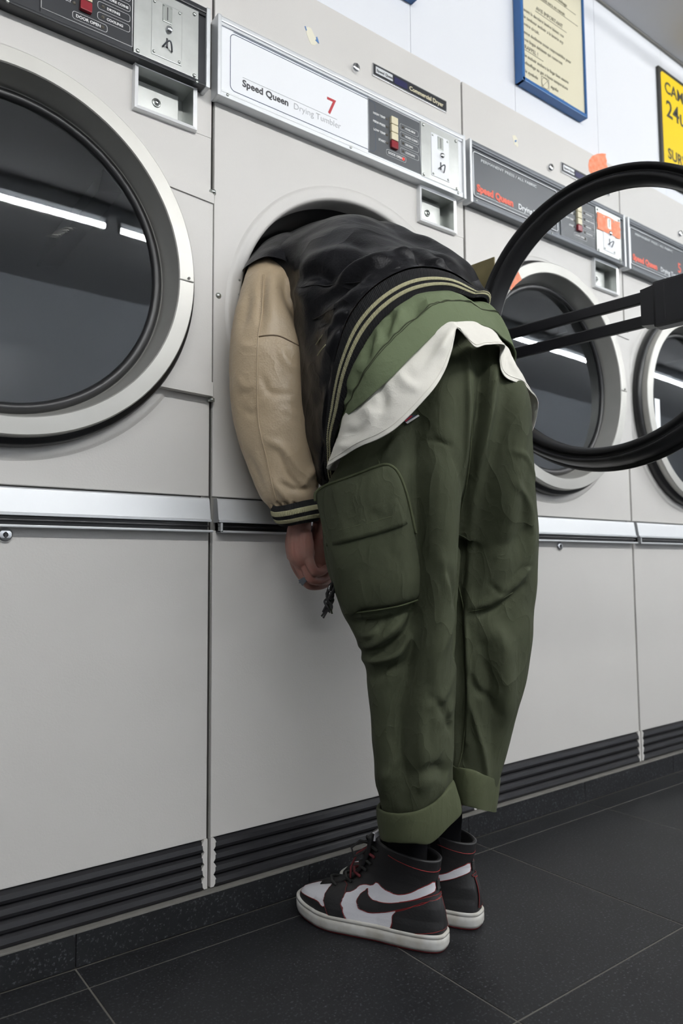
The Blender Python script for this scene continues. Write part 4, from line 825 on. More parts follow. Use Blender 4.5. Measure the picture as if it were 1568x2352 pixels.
J3 = [(0.3963,-0.2116,1.4601),(0.3179,-0.2270,1.4493),(0.2430,-0.2435,1.4246),(0.1671,-0.2450,1.3797),(0.1129,-0.2372,1.3319),(0.0927,-0.2110,1.2822),(0.0996,-0.1781,1.2127),(0.1264,-0.1402,1.1311),(0.1661,-0.1101,1.0305),(0.2686,-0.0646,1.0605),(0.4045,-0.0409,1.1884),(0.4526,-0.1167,1.3387)]
J4 = [(0.4052,-0.1114,1.5220),(0.3344,-0.1324,1.5114),(0.2550,-0.1580,1.4842),(0.1830,-0.1623,1.4393),(0.1307,-0.1565,1.3964),(0.1180,-0.1307,1.3570),(0.1302,-0.1013,1.2836),(0.1572,-0.0697,1.2010),(0.2131,-0.0409,1.1178),(0.3168,0.0003,1.1837),(0.4374,0.0240,1.2982),(0.4675,-0.0367,1.4331)]
J5 = [(0.4309,0.0029,1.5681),(0.3595,-0.0175,1.5545),(0.2842,-0.0340,1.5318),(0.2038,-0.0569,1.4842),(0.1393,-0.0663,1.4344),(0.1015,-0.0586,1.3878),(0.1186,-0.0172,1.3466),(0.1721,0.0234,1.2892),(0.2561,0.0407,1.2363),(0.3627,0.0811,1.2879),(0.4661,0.1048,1.4078),(0.4800,0.0468,1.5104)]
J6 = [(0.4579,0.1299,1.6005),(0.3858,0.1103,1.5852),(0.3019,0.0880,1.5591),(0.2170,0.0564,1.5069),(0.1505,0.0366,1.4498),(0.1223,0.0379,1.3963),(0.1624,0.0867,1.3584),(0.2338,0.1236,1.3303),(0.3197,0.1357,1.3169),(0.4197,0.1796,1.3840),(0.4949,0.2004,1.4926),(0.4991,0.1648,1.5689)]
G = loft([U0, J1, J2, J3, J4, J5, J6], 300, 210); N_ = outward(G, grid_normals(G))
vv = np.linspace(0, 1, 210)[:, None]; th = np.arange(300) / 300 * 2 * PI
gath = .0045 * (np.sin(th * 13 + 2.5 * np.sin(th * 3) + 2 * np.sin(th * 5 + 1)) * (.5 + .5 * np.sin(th * 4 + 2)))[None, :] * np.exp(-((vv - .05) / .05) ** 2)
G = G + N_ * (wob(G, 14, .006, 41, 2) + wob(G, 30, .0048, 42, 3) + gath)[..., None]
js = [([(0.2061,-0.4272,1.2758),(0.1927,-0.4183,1.2880),(0.1665,-0.3995,1.2963)], .008, .008), ([(0.2554,-0.4622,1.2552),(0.2385,-0.4515,1.2755),(0.2220,-0.4399,1.2837)], .008, .008), ([(0.2324,-0.4460,1.2659),(0.2223,-0.4393,1.2756),(0.2060,-0.4274,1.2782)], -.007, .006), ([(0.2823,-0.4800,1.2308),(0.2719,-0.4738,1.2470),(0.2550,-0.4629,1.2657)], -.008, .006), ([(0.1493,-0.3815,1.2441),(0.1302,-0.3664,1.2362),(0.1057,-0.3449,1.2042)], .010, .010), ([(0.1360,-0.3723,1.2522),(0.1137,-0.3548,1.2444),(0.0924,-0.3357,1.2124)], -.009, .008), ([(0.1070,-0.3428,1.1720),(0.0944,-0.3325,1.1641),(0.0857,-0.3237,1.1400)], .008, .009), ([(0.0646,-0.3196,1.2609),(0.0898,-0.3400,1.2768),(0.1218,-0.3648,1.2846)], -.010, .010), ([(0.0914,-0.3373,1.2365),(0.1228,-0.3632,1.2604),(0.1677,-0.3976,1.2681)], .010, .010), ([(0.0563,-0.3024,1.1483),(0.0719,-0.3153,1.1602),(0.0879,-0.3277,1.1641)], .008, .008), ([(0.0763,-0.3081,1.0515),(0.0822,-0.3094,1.0192),(0.0812,-0.3048,0.9790)], .008, .010), 
 ([(0.0638,-0.3410,1.2289),(0.0853,-0.3590,1.2486),(0.1164,-0.3842,1.2681),(0.1479,-0.4086,1.2758),(0.1737,-0.4271,1.2676)], .012, .016), ([(0.0669,-0.3158,1.2046),(0.0919,-0.3365,1.2245),(0.1239,-0.3613,1.2322),(0.1557,-0.3863,1.2440)], -.010, .014), ([(0.0313,-0.2969,1.2854),(0.0575,-0.3158,1.2771),(0.0846,-0.3330,1.2447)], -.012, .014),
 ([(0.0193,-0.2887,1.2936),(0.0495,-0.3133,1.3134),(0.0945,-0.3478,1.3211),(0.1337,-0.3761,1.3086)], .012, .020), ([(0.0614,-0.3094,1.1805),(0.0805,-0.3244,1.1883),(0.1060,-0.3444,1.1962),(0.1312,-0.3648,1.2120)], .008, .010), ([(0.0556,-0.3066,1.1966),(0.0750,-0.3180,1.1642),(0.1015,-0.3363,1.1479)], -.010, .012),
 ([(0.0634,-0.3062,1.1321),(0.0789,-0.3194,1.1481),(0.0974,-0.3352,1.1681)], .007, .009), ([(0.2581,-0.4209,1.3254),(0.2861,-0.4387,1.2920),(0.3144,-0.4559,1.2503)], -.008, .012), ([(0.2455,-0.4098,1.3089),(0.2736,-0.4273,1.2714),(0.2981,-0.4428,1.2421)], .009, .012), ([(0.2186,-0.3904,1.3175),(0.2329,-0.3987,1.2925),(0.2437,-0.4049,1.2716)], -.007, .010),
 ([(0.1916,-0.3710,1.3260),(0.2092,-0.3818,1.3010),(0.2167,-0.3855,1.2802)], .007, .012), ([(0.3074,-0.4514,1.2586),(0.3216,-0.4600,1.2378),(0.3342,-0.4679,1.2211)], .008, .008), ([(0.2934,-0.4425,1.2753),(0.3064,-0.4499,1.2504),(0.3150,-0.4549,1.2354)], -.008, .006), ([(0.1062,-0.3593,1.3491),(0.1266,-0.3723,1.3248),(0.1347,-0.3745,1.2845)], -.006, .015),
 ([(0.0747,-0.3108,1.0918),(0.0834,-0.3196,1.1158),(0.1018,-0.3358,1.1398)], .006, .010), ([(0.0621,-0.2928,1.0033),(0.0705,-0.3022,1.0355),(0.0821,-0.3140,1.0676)], -.006, .012), ([(0.1357,-0.3729,1.2603),(0.1480,-0.3836,1.2763),(0.1669,-0.3990,1.2882),(0.2055,-0.4283,1.2919)], .006, .010), ([(0.0058,-0.2770,1.2776),(0.0329,-0.2943,1.2451),(0.0478,-0.3007,1.1967)], .008, .012), ([(0.0401,-0.2980,1.2290),(0.0498,-0.3007,1.1806),(0.0589,-0.3012,1.1161)], -.008, .012)]
G0j = loft([U0, J1, J2, J3, J4, J5, J6], 300, 210)[:9]; G = folds(G, N_, js); bw_ = (np.linspace(0, 1, 9) ** 1.5)[:, None, None]; G[:9] = G0j * (1 - bw_) + G[:9] * bw_
jk = cloth('jacket', G, M['leather'], PR)
Jv = G.reshape(-1, 3); Jn = outward(G, grid_normals(G)).reshape(-1, 3); onJ = surf_from(Jv, Jn)
seam([(0.0178,-0.2851,1.2678),(0.0324,-0.2951,1.2572),(0.0519,-0.3094,1.2546),(0.0749,-0.3258,1.2447),(0.1043,-0.3471,1.2380),(0.1271,-0.3637,1.2322)], onJ, .0016, 'yoke_seam', M['leather'], jk, .0006)
seam([(0.0521,-0.3030,1.1870),(0.0708,-0.3171,1.1868),(0.0871,-0.3291,1.1851)], onJ, .0014, 'yoke_seam', M['leather'], jk, .0006)
# rib waistband and its two cream stripes
def band(name, Up, Lo, parent, n, rows, rib, stripes, seed=1):
    A = closed_curve(Up, n); B = closed_curve(Lo, n); inn = B + (B.mean(0) - B) * .03
    G = cr(np.array([A + (A.mean(0) - A) * .02, A * .75 + B * .25, (A + B) / 2, A * .25 + B * .75, B]), np.linspace(0, 4, rows)); N_ = outward(G, grid_normals(G))
    t = np.linspace(0, 1, rows)[:, None]
    rb = .0011 * np.sin(np.arange(n) / n * 2 * PI * rib)[None, :]
    G = G + N_ * (.006 * np.sin(PI * t) + rb + wob(G, 30, .0012, seed))[..., None]
    o = cloth(name, G, M['knit'], parent, .003)
    for a, b in stripes:
        i0, i1 = int(a * (rows - 1)), int(b * (rows - 1)); H = G[i0:i1 + 1] + N_[i0:i1 + 1] * .0010
        H = np.concatenate([G[i0:i0 + 1] - N_[i0:i0 + 1] * .001, H, G[i1:i1 + 1] - N_[i1:i1 + 1] * .001])
        cloth('knit_stripe', H, M['knitcream'], o)
    return o
band('rib_waistband', U0, L0, jk, 900, 41, 260, ((.44, .56), (.66, .78)))
# --- sleeve
SL = []
for c, y, kd in (((0.1425,-0.0170,1.4181,0.0355), 0, .9), ((0.1222,-0.0466,1.3627,0.0539), 0, .9), ((0.1061,-0.0720,1.2969,0.0664), 0, .85), ((0.0961,-0.0892,1.2275,0.0797), 0, .8), ((0.0923,-0.0989,1.1631,0.0899), 0, .78), ((0.0927,-0.1000,1.1069,0.0924), 0, .78), ((0.0946,-0.1014,1.0419,0.0916), 0, .78), ((0.1029,-0.1077,0.9773,0.0863), 0, .78), ((0.1156,-0.1111,0.9138,0.0754), 0, .8), ((0.1228,-0.1125,0.8730,0.0659), 0, .82), ((0.1270,-0.1133,0.8485,0.0554), 0, .84), ((0.1319,-0.1158,0.8358,0.0427), 0, .86)):
    SL.append(ring8(c, kd))
G = loft(SL, 220, 230); N_ = outward(G, grid_normals(G)); vv = np.linspace(0, 1, 230)[:, None]
G[-22:] += np.linspace(0, 1, 22)[:, None, None] ** 2 * np.array((0, 0, .006)) * np.cos(np.arange(220) / 220 * 2 * PI)[None, :, None] * -1
G = G + N_ * (wob(G, 26, .0032, 51, 3) + wob(G, 80, .0007, 52) + .0035 * np.sin(np.arange(220) / 220 * 2 * PI * 17)[None, :] * np.exp(-((1 - vv) / .05) ** 2))[..., None]
ss = [([(0.0579,-0.1948,1.3195),(0.0631,-0.1945,1.2762),(0.0822,-0.2046,1.2328),(0.0982,-0.2116,1.1808)], -.014, .013), ([(0.0662,-0.2010,1.3194),(0.0877,-0.2121,1.2673),(0.1055,-0.2196,1.2067),(0.1155,-0.2229,1.1634)], .010, .011), ([(0.0218,-0.1677,1.3198),(0.0232,-0.1621,1.2506),(0.0239,-0.1576,1.1988)], -.006, .010), ([(0.0371,-0.1791,1.3196),(0.0378,-0.1747,1.2678),(0.0451,-0.1743,1.2072)], .008, .016),
 ([(-0.0032,-0.1456,1.2854),(-0.0042,-0.1407,1.2422),(-0.0080,-0.1337,1.1990)], -.006, .012), ([(0.0576,-0.1787,1.1552),(0.0729,-0.1868,1.1205),(0.1013,-0.2065,1.1030)], .005, .010), ([(0.0323,-0.1539,1.0950),(0.0476,-0.1620,1.0602),(0.0894,-0.1929,1.0556)], -.003, .007), ([(0.0445,-0.1505,0.9652),(0.0730,-0.1701,0.9477),(0.1025,-0.1881,0.9042),(0.1237,-0.2031,0.8953)], .006, .009),
 ([(0.0664,-0.1644,0.9391),(0.0820,-0.1719,0.8957),(0.1112,-0.1904,0.8609)], -.006, .007), ([(0.0581,-0.1531,0.8873),(0.0730,-0.1618,0.8612),(0.0841,-0.1685,0.8438)], .006, .009), ([(0.0109,-0.1227,0.9396),(0.0262,-0.1309,0.9049),(0.0418,-0.1384,0.8615)], -.005, .009), ([(0.1039,-0.1858,0.8696),(0.1198,-0.2011,0.9040),(0.1295,-0.2100,0.9212)], .005, .008), ([(0.0689,-0.1604,0.8786),(0.0971,-0.1803,0.8653),(0.1247,-0.2014,0.8694)], -.005, .007),
 ([(-0.0107,-0.1216,1.0953),(0.0054,-0.1316,1.0736),(0.0261,-0.1475,1.0777)], .003, .008), ([(-0.0034,-0.1212,1.0348),(0.0181,-0.1357,1.0173),(0.0282,-0.1441,1.0259)], -.003, .008), ([(0.0698,-0.1753,1.0255),(0.1052,-0.2002,1.0079),(0.1257,-0.2163,1.0163)], .003, .008), ([(-0.0087,-0.1298,1.1645),(0.0090,-0.1423,1.1557),(0.0227,-0.1529,1.1599)], .003, .010)]
G = folds(G, N_, ss); Sv = G.reshape(-1, 3); Sn = outward(G, grid_normals(G)).reshape(-1, 3); onS = surf_from(Sv, Sn)
slv = cloth('sleeve', G, M['tan'], jk)
seam([(0.0190,-0.1657,1.3215),(0.0225,-0.1632,1.2679),(0.0239,-0.1593,1.2160),(0.0222,-0.1538,1.1728),(0.0243,-0.1487,1.1037),(0.0275,-0.1452,1.0431),(0.0313,-0.1439,0.9999),(0.0400,-0.1463,0.9566),(0.0484,-0.1492,0.9220),(0.0564,-0.1510,0.8787),(0.0648,-0.1538,0.8423)], onS, .0017, 'sleeve_seam', M['tan'], slv, .0004)
seam([(0.0228,-0.1544,1.1746),(0.0290,-0.1592,1.1762),(0.0498,-0.1750,1.1778),(0.0638,-0.1850,1.1725),(0.0852,-0.1998,1.1593),(0.1029,-0.2122,1.1505),(0.1178,-0.2225,1.1409)], onS, .0017, 'elbow_seam', M['tandark'], slv, .0002)
st_ = MB()
P = cr(np.array([(0.0156,-0.1630,1.3198),(0.0190,-0.1606,1.2679),(0.0205,-0.1567,1.2161),(0.0187,-0.1512,1.1729),(0.0209,-0.1461,1.1037),(0.0240,-0.1426,1.0432),(0.0279,-0.1413,0.9999),(0.0365,-0.1437,0.9566),(0.0449,-0.1466,0.9220),(0.0529,-0.1484,0.8787),(0.0605,-0.1508,0.8441)]), np.linspace(0, 10, 300))
for i in range(0, 298, 3): st_.tube([onS(P[i], .0005), onS(P[i + 1], .0009), onS((P[i + 1] + P[i + 2]) / 2, .0005)], .00045, 4)
o = st_.build('stitching', M['tanthread'], slv); tag(o, kind='stuff')
# the yoke of black leather over the shoulder
Y0 = [(0.0796,-0.0170,1.3870),(0.0850,-0.0643,1.3815),(0.1072,-0.0996,1.3795),(0.1276,-0.1022,1.3771),(0.1528,-0.0718,1.3864),(0.1645,-0.0078,1.4117),(0.1427,0.0332,1.4163),(0.1079,0.0229,1.4040)]
YK = cr(np.array([closed_curve([(0.0673,-0.0118,1.3640),(0.0655,-0.0607,1.3653),(0.0814,-0.0920,1.3708),(0.0998,-0.1114,1.3648),(0.1202,-0.1137,1.3596),(0.1588,-0.0749,1.3719),(0.1765,0.0114,1.3798),(0.1271,0.0362,1.3762)], 120), closed_curve([(0.0912,0.0113,1.3938),(0.0909,-0.0394,1.4017),(0.1017,-0.0728,1.4042),(0.1176,-0.0970,1.4015),(0.1381,-0.0998,1.4001),(0.1762,-0.0660,1.4043),(0.1994,0.0287,1.4120),(0.1492,0.0542,1.4084)], 120), closed_curve([(0.1398,0.0583,1.4390),(0.1350,0.0105,1.4517),(0.1480,-0.0250,1.4574),(0.1662,-0.0512,1.4575),(0.1916,-0.0572,1.4521),(0.2223,-0.0293,1.4448),(0.2526,0.0728,1.4510),(0.1962,0.1029,1.4474)], 120), closed_curve([(0.2059,0.1295,1.4867),(0.2015,0.0812,1.5011),(0.2117,0.0480,1.5055),(0.2314,0.0210,1.5029),(0.2539,0.0172,1.4968),(0.2812,0.0482,1.4827),(0.3040,0.1314,1.4840),(0.2548,0.1682,1.4844)], 120)]), np.linspace(0, 3, 50))
N_ = outward(YK, grid_normals(YK)); YK = YK + N_ * wob(YK, 30, .003, 61)[..., None]
cloth('shoulder_yoke', YK, M['leather'], jk)
# sleeve cuff
CU = [(0.0946,-0.0883,0.8415),(0.0783,-0.1319,0.8349),(0.0821,-0.1636,0.8354),(0.0965,-0.1811,0.8400),(0.1160,-0.1863,0.8449),(0.1426,-0.1753,0.8498),(0.1712,-0.1469,0.8535),(0.1896,-0.1108,0.8555),(0.1890,-0.0751,0.8545),(0.1724,-0.0572,0.8494),(0.1456,-0.0516,0.8438),(0.1148,-0.0658,0.8413)]
CL = [(0.1101,-0.0959,0.7997),(0.0964,-0.1328,0.7948),(0.1012,-0.1578,0.7954),(0.1124,-0.1727,0.7984),(0.1282,-0.1774,0.8013),(0.1488,-0.1693,0.8042),(0.1738,-0.1444,0.8073),(0.1877,-0.1149,0.8085),(0.1847,-0.0862,0.8072),(0.1725,-0.0705,0.8048),(0.1525,-0.0652,0.8017),(0.1288,-0.0748,0.7995)]
band('rib_cuff', CU, CL, slv, 420, 33, 90, ((.28, .48), (.66, .86)), 7)
# jacket pocket piping and chain glints
seam([(0.0596,-0.3031,1.1298),(0.0671,-0.3093,1.1353),(0.0733,-0.3146,1.1417)], onJ, .0011, 'pocket_piping', M['knitcream'], jk, .001)
seam([(0.0632,-0.3033,1.1040),(0.0694,-0.3087,1.1111),(0.0763,-0.3143,1.1159)], onJ, .0011, 'pocket_piping', M['knitcream'], jk, .001)
# --- shoes
SHL = .312
def shoe_half(x):  # half width of the sole plan at x (0 heel .. SHL toe)
    xs = np.array([0, .01, .03, .07, .12, .17, .215, .25, .28, .30, .312]); ws = np.array([.018, .028, .0365, .0375, .038, .046, .0535, .0525, .044, .030, .012])
    return np.interp(x, xs, ws)
SZ = np.array([.026, .034, .044, .054, .064, .074, .084, .096, .110, .125, .140, .155, .168])
SF = np.array([.309, .310, .307, .298, .268, .232, .205, .185, .170, .158, .149, .142, .138])
SB = np.array([.001, .000, .000, .001, .002, .004, .007, .011, .014, .014, .011, .008, .006])
SW = np.array([1.00, 1.0, .98, .94, .90, .86, .82, .79, .78, .80, .86, .92, .97])
SN = np.array([3.2, 3.2, 3.0, 2.8, 2.8, 2.8, 2.6, 2.5, 2.4, 2.3, 2.2, 2.1, 2.1])
def shoe_pt(ph, z, off=0., side=1.):
    """point on the upper: ph 0 = heel centre, pi/2 = outer side, pi = toe centre, 3pi/2 = inner side"""
    ph = np.asarray(ph, float); z = np.asarray(z, float)
    xf = np.interp(z, SZ, SF); xb = np.interp(z, SZ, SB); w = np.interp(z, SZ, SW); n = np.interp(z, SZ, SN)
    c = np.cos(ph); s = np.sin(ph)
    a = (xf - xb) / 2; mid = (xf + xb) / 2
    ex = np.sign(-c) * np.abs(c) ** (2 / n); ey = np.sign(s) * np.abs(s) ** (2 / n)
    x = mid + a * ex; W = shoe_half(np.clip(x, .05, .255)) * w
    W = W * (1 - .10 * np.clip((z - .06) / .05, 0, 1) * np.clip((x - .05) / .1, 0, 1))
    r = np.sqrt((a * ex) ** 2 + (W * ey) ** 2) + 1e-9
    return np.stack([x + off * ex / np.maximum(np.hypot(ex, ey), .2), side * (W * ey + off * ey / np.maximum(np.hypot(ex, ey), .2)), z + 0 * x], -1)

def inpoly(px, py, poly):
    q = np.array(poly); n = len(q); c = np.zeros(px.shape, bool); j = n - 1
    for i in range(n):
        xi, yi = q[i]; xj, yj = q[j]; cond = ((yi > py) != (yj > py)) & (px < (xj - xi) * (py - yi) / (yj - yi + 1e-12) + xi); c ^= cond; j = i
    return c
def shoe_patch(poly, name, m, parent, side, off, pipe=None, nu=1500, nz=330, dense=8):
    """panel of leather: the part of the upper inside a (phi, z) outline, lifted by off, edged with red piping"""
    poly = np.array(poly, float)
    a0, a1, z0, z1 = poly[:, 0].min(), poly[:, 0].max(), max(.027, poly[:, 1].min()), poly[:, 1].max()
    na = max(6, int((a1 - a0) / .012)); nz = max(5, int((z1 - z0) / .0010))
    A, Z = np.meshgrid(np.linspace(a0, a1, na + 1), np.linspace(z0, z1, nz + 1)); P = shoe_pt(A, Z, off, side)
    ca = (A[1:, 1:] + A[:-1, :-1]) / 2; cz = (Z[1:, 1:] + Z[:-1, :-1]) / 2; ins = inpoly(ca, cz, poly)
    F = []; idx = np.arange(A.size).reshape(A.shape)
    for i, j in zip(*np.nonzero(ins)): F.append((idx[i, j], idx[i, j + 1], idx[i + 1, j + 1], idx[i + 1, j]))
    used = sorted({k for f in F for k in f}); rm = {k: i for i, k in enumerate(used)}; PV_ = P.reshape(-1, 3)[used]
    o = mk(name, PV_, [tuple(rm[k] for k in f) for f in F], m, parent)
    s_ = o.modifiers.new('t', 'SOLIDIFY'); s_.thickness = .0009; s_.offset = 0
    if pipe:
        L_ = []
        for i in range(len(poly)):
            a, b = poly[i], poly[(i + 1) % len(poly)]
            for t in np.linspace(0, 1, dense)[:-1]: L_.append(a + (b - a) * t)
        L_ = np.array(L_); MB().tube(shoe_pt(L_[:, 0], np.maximum(L_[:, 1], .028), off + .0002, side), pipe, 5, True).build('piping', M['red'], o)
    return o
def shoe(loc, rz, side, name='high_top_shoe'):
    r = empty(name, loc, PR); r.rotation_euler = (0, 0, rz); r.scale = (1.03, 1.03, 1.03); ORG[r] = Vector((0, 0, 0))
    # sole
    n = 160; ph = np.arange(n) * 2 * PI / n
    def out(z, off): p = shoe_pt(ph, np.full(n, .028), off, side); p[:, 2] = z; return p
    tz = lambda x: .012 * np.clip((x - .235) / .08, 0, 1) ** 1.6
    rings = []
    for z, off in ((.0035, -.003), (.0045, .0025), (.010, .0045), (.018, .0048), (.0245, .0046), (.0250, .0036), (.0262, .0036), (.0266, .0048), (.0305, .0045), (.0320, .0030), (.0320, -.004)):
        p = out(z, off); p[:, 2] += tz(p[:, 0]) * 1.0; rings.append(p)
    G = np.array(rings); V = np.vstack([G.reshape(-1, 3), G[0].mean(0), G[-1].mean(0)]); F = grid_faces(len(rings), n); a = len(rings) * n
    F += [(a, (i + 1) % n, i) for i in range(n)] + [(a + 1, a - n + i, a - n + (i + 1) % n) for i in range(n)]
    so = mk('midsole', V, F, M['solewhite'], r)
    G = np.array([out(z, off) for z, off in ((.000, -.008), (.000, -.001), (.0025, .0014), (.0042, .0014), (.005, -.02))])
    for g_ in G: g_[:, 2] += tz(g_[:, 0])
    mk('outsole', np.vstack([G.reshape(-1, 3), G[0].mean(0)]), grid_faces(5, n) + [(5 * n, (i + 1) % n, i) for i in range(n)], M['outsole'], r)
    # upper
    zs = np.concatenate([np.linspace(.026, .08, 28), np.linspace(.083, .168, 24)])
    G = np.array([shoe_pt(ph, np.full(n, z), 0, side) for z in zs])
    tl = np.clip((zs - .10) / .068, 0, 1)[:, None]; G[..., 2] += tl * .010 * (-np.cos(ph))[None, :] - tl * .002
    rim = G[-1].copy(); cen = rim.mean(0); inner = [rim + (cen - rim) * .07 + np.array((0, 0, .001)), rim + (cen - rim) * .14 - np.array((0, 0, .004)), rim + (cen - rim) * .18 - np.array((0, 0, .05))]
    G = np.concatenate([G, np.array(inner)])
    up = mk('upper', np.vstack([G.reshape(-1, 3)]), grid_faces(len(G), n), M['shoeblack'], r)
    # toe box top cap follows the shrinking slices; tongue and laces
    tg = []
    for q in np.linspace(0, 1, 22):
        z = .068 + .118 * q; x = np.interp(min(z, .166), SZ, SF) + .004 - max(0, z - .166) * .2; w = .016 + .012 * q
        tg.append([(x, yy * w, z - .004 * yy * yy) for yy in np.linspace(-1, 1, 9)])
    tg = np.array(tg); tgo = mk('tongue', tg.reshape(-1, 3), grid_faces(22, 9, False), M['shoeblack'], r); s_ = tgo.modifiers.new('t', 'SOLIDIFY'); s_.thickness = .007; s_.offset = 0
    MB().box(.134, .141, -.016, .016, .170, .186, .002).build('tongue_label', M['shoewhite'], r)
    for k in range(7):
        z = .074 + .0135 * k; x = np.interp(z, SZ, SF); xb_ = x - .014
        yw = .027
        MB().tube([(xb_ - .004, -yw, z - .001), (x - .002, -.018, z + .003), (x + .007, -.004, z + .007), (x + .007, .006, z + .009), (x - .002, .019, z + .006), (xb_ - .004, yw, z + .004)], .0028, 8).build('lace', M['laces'] if k not in (2, 5) else M['redlace'], r)
    bw = MB()
    for s in (-1, 1):
        bw.tube([(.150, 0, .158), (.168, s * .014, .166), (.178, s * .030, .156), (.170, s * .034, .142), (.158, s * .018, .148), (.151, s * .004, .155)], .0024, 7)
    bw.build('lace_bow', M['laces'], r)
    for s in (-1, 1): MB().tube([(.152, 0, .156), (.176, s * .012, .140), (.182, s * .026, .118), (.180, s * .032, .100)], .0022, 7).build('lace_end', M['redlace'] if s > 0 else M['laces'], r)
    # leather panels, traced as (phi, z) outlines
    for nm, m, off, pipe, poly in PANELS: 
        if nm in ('toe_box', 'quarter_panel', 'forefoot_overlay', 'side_emblem'):
            a_ = np.array(poly); b_ = np.roll(a_, -1, 0); poly = [tuple(v) for v in np.stack([a_ * .78 + b_ * .22, a_ * .22 + b_ * .78], 1).reshape(-1, 2)]
        shoe_patch(poly, nm, M[m], up, side, off, pipe)
        if nm in ('collar_stripe', 'quarter_panel'): 
            q = [(2 * PI - a, z) for a, z in poly]; shoe_patch(q, nm, M[m], up, side, off, pipe)
    lab = shoe_patch([(-.12, .104), (.12, .104), (.12, .121), (-.12, .121)], 'heel_tab', M['laces'], up, side, .0028)
    MB().tube([shoe_pt(a, z, .0006, side) + np.array((0, 0, (np.clip((z - .10) / .068, 0, 1)) * .010 * -math.cos(a))) for a, z in [(x_, .143 + .012 * (abs(x_) / 1.9) ** 2) for x_ in np.linspace(-1.9, 1.9, 60)]], .0007, 5).build('piping', M['red'], up)
    return r
PANELS = [
 ('toe_box', 'shoewhite', 0.0006, 0.0007, [(3.139, 0.0744), (3.139, 0.0599), (3.014, 0.0539), (3.005, 0.0454), (2.493, 0.0482), (2.224, 0.0486), (2.072, 0.0489), (1.938, 0.0425), (1.903, 0.0447), (2.003, 0.0553), (2.315, 0.0673), (2.823, 0.0751)]),
 ('quarter_panel', 'shoewhite', 0.0006, 0.0007, [(2.098, 0.074), (2.038, 0.0775), (2.168, 0.0888), (2.072, 0.0941), (1.89, 0.0945), (1.864, 0.1037), (1.634, 0.0938), (1.452, 0.0888), (1.226, 0.0948), (0.858, 0.1097), (0.233, 0.1217), (0.146, 0.1055), (0.714, 0.0966), (1.101, 0.086), (1.396, 0.0765), (1.278, 0.062), (1.265, 0.0521), (1.352, 0.027), (1.508, 0.027), (1.604, 0.027), (1.638, 0.0351), (1.721, 0.0542)]),
 ('side_emblem', 'shoeblack', 0.0018, 0.0006, [(1.916, 0.0906), (1.873, 0.08), (1.717, 0.0683), (1.617, 0.0592), (1.569, 0.0517), (1.53, 0.0493), (1.417, 0.0542), (1.3, 0.0634), (1.118, 0.0751), (0.788, 0.0867), (-0.127, 0.0934), (-0.24, 0.0984), (0.589, 0.0966), (1.101, 0.086), (1.348, 0.0779), (1.5, 0.0715), (1.573, 0.0708), (1.669, 0.0761), (1.821, 0.0835)]),
 ('heel_counter', 'shoeblack', 0.0022, 0.0006, [(1.278, 0.062), (1.083, 0.0754), (0.619, 0.0885), (-0.058, 0.0917), (-0.036, 0.0768), (-0.053, 0.0539), (-0.114, 0.0404), (0.315, 0.0397), (0.684, 0.0355), (1.005, 0.0312), (1.343, 0.027), (1.3, 0.0408)]),
 ('forefoot_overlay', 'shoeblack', 0.0016, 0.0006, [(3.109, 0.0751), (3.126, 0.0804), (2.597, 0.0871), (2.111, 0.0754), (1.868, 0.0652), (1.695, 0.0489), (1.638, 0.0351), (1.608, 0.027), (1.734, 0.027), (1.799, 0.0323), (1.894, 0.045), (2.059, 0.0577), (2.376, 0.0683), (2.766, 0.0744)])]
SHLOC = (.300, -.372, 0); SHROT = 1.95
shl = shoe(SHLOC, SHROT, 1.)
shr = shoe((.416, -.352, 0), SHROT - .05, -1.)
# socks
def circ(c, r, kx=1.12):
    return [tuple(np.array(c, float) + r * (math.cos(a) * kx * np.array((-.37, .93, 0)) + math.sin(a) * np.array((-.93, -.37, 0)))) for a in np.linspace(0, 2 * PI, 13)[:-1]]
for c in ((.274, -.300), (.388, -.279)):
    cloth('sock', loft([circ((c[0] + .006, c[1] - .012, .34), .042), circ((*c, .26), .038), circ((*c, .205), .037), circ((*c, .175), .0345), circ((c[0], c[1], .14), .031), circ((c[0] - .004, c[1] + .012, .09), .025)], 60, 40), M['sock'], PR)
# --- body: one continuous figure (mostly inside the clothes) with a modelled hand
def hw(p, d=(0, 0, 0)): return tuple(np.array(p, float) + np.array(d, float))
hipL = (0.2874,-0.3326,0.9630); hipR = (0.4282,-0.3780,0.9887); anL = (.271, -.300, .17); anR = (.387, -.280, .17); knL = (0.2669,-0.3268,0.5441); knR = (0.4411,-0.3543,0.5777)
pel = (0.3619,-0.3450,1.0317); chest = (0.2729,-0.1273,1.2869); neck = (0.2601,0.0459,1.4110); head = (0.2994,0.1866,1.4666)
shL = (0.1475,-0.0258,1.3405); elL = (0.0934,-0.1041,1.0783); wrL = (0.1462,-0.1220,0.8095)
shR = (0.3447,-0.0175,1.4102); elR = (0.3185,-0.1332,1.1241); wrR = (0.2656,-0.1232,0.8469)
parts = []
parts.append(tubeVF([hipL, knL, anL, hw(anL, (-.012, .03, -.09))], [.062, .045, .024, .020], 20, 40))
parts.append(tubeVF([hipR, knR, anR, hw(anR, (-.012, .03, -.09))], [.062, .045, .024, .020], 20, 40))
parts.append(tubeVF([pel, (0.3130,-0.2687,1.1413), chest, (0.2698,-0.0313,1.3564)], [.095, .098, .11, .085], 24, 40))
parts.append(tubeVF([chest, neck, head], [.09, .055, .06], 20, 20)); hv = MB().lathe([(0, -.12), (.05, -.11), (.078, -.06), (.085, 0), (.078, .05), (.05, .09), (0, .1)], head, hw(head, (-.6, .7, -.35)), 24); parts.append((np.array([tuple(v) for v in hv.V]), hv.F))
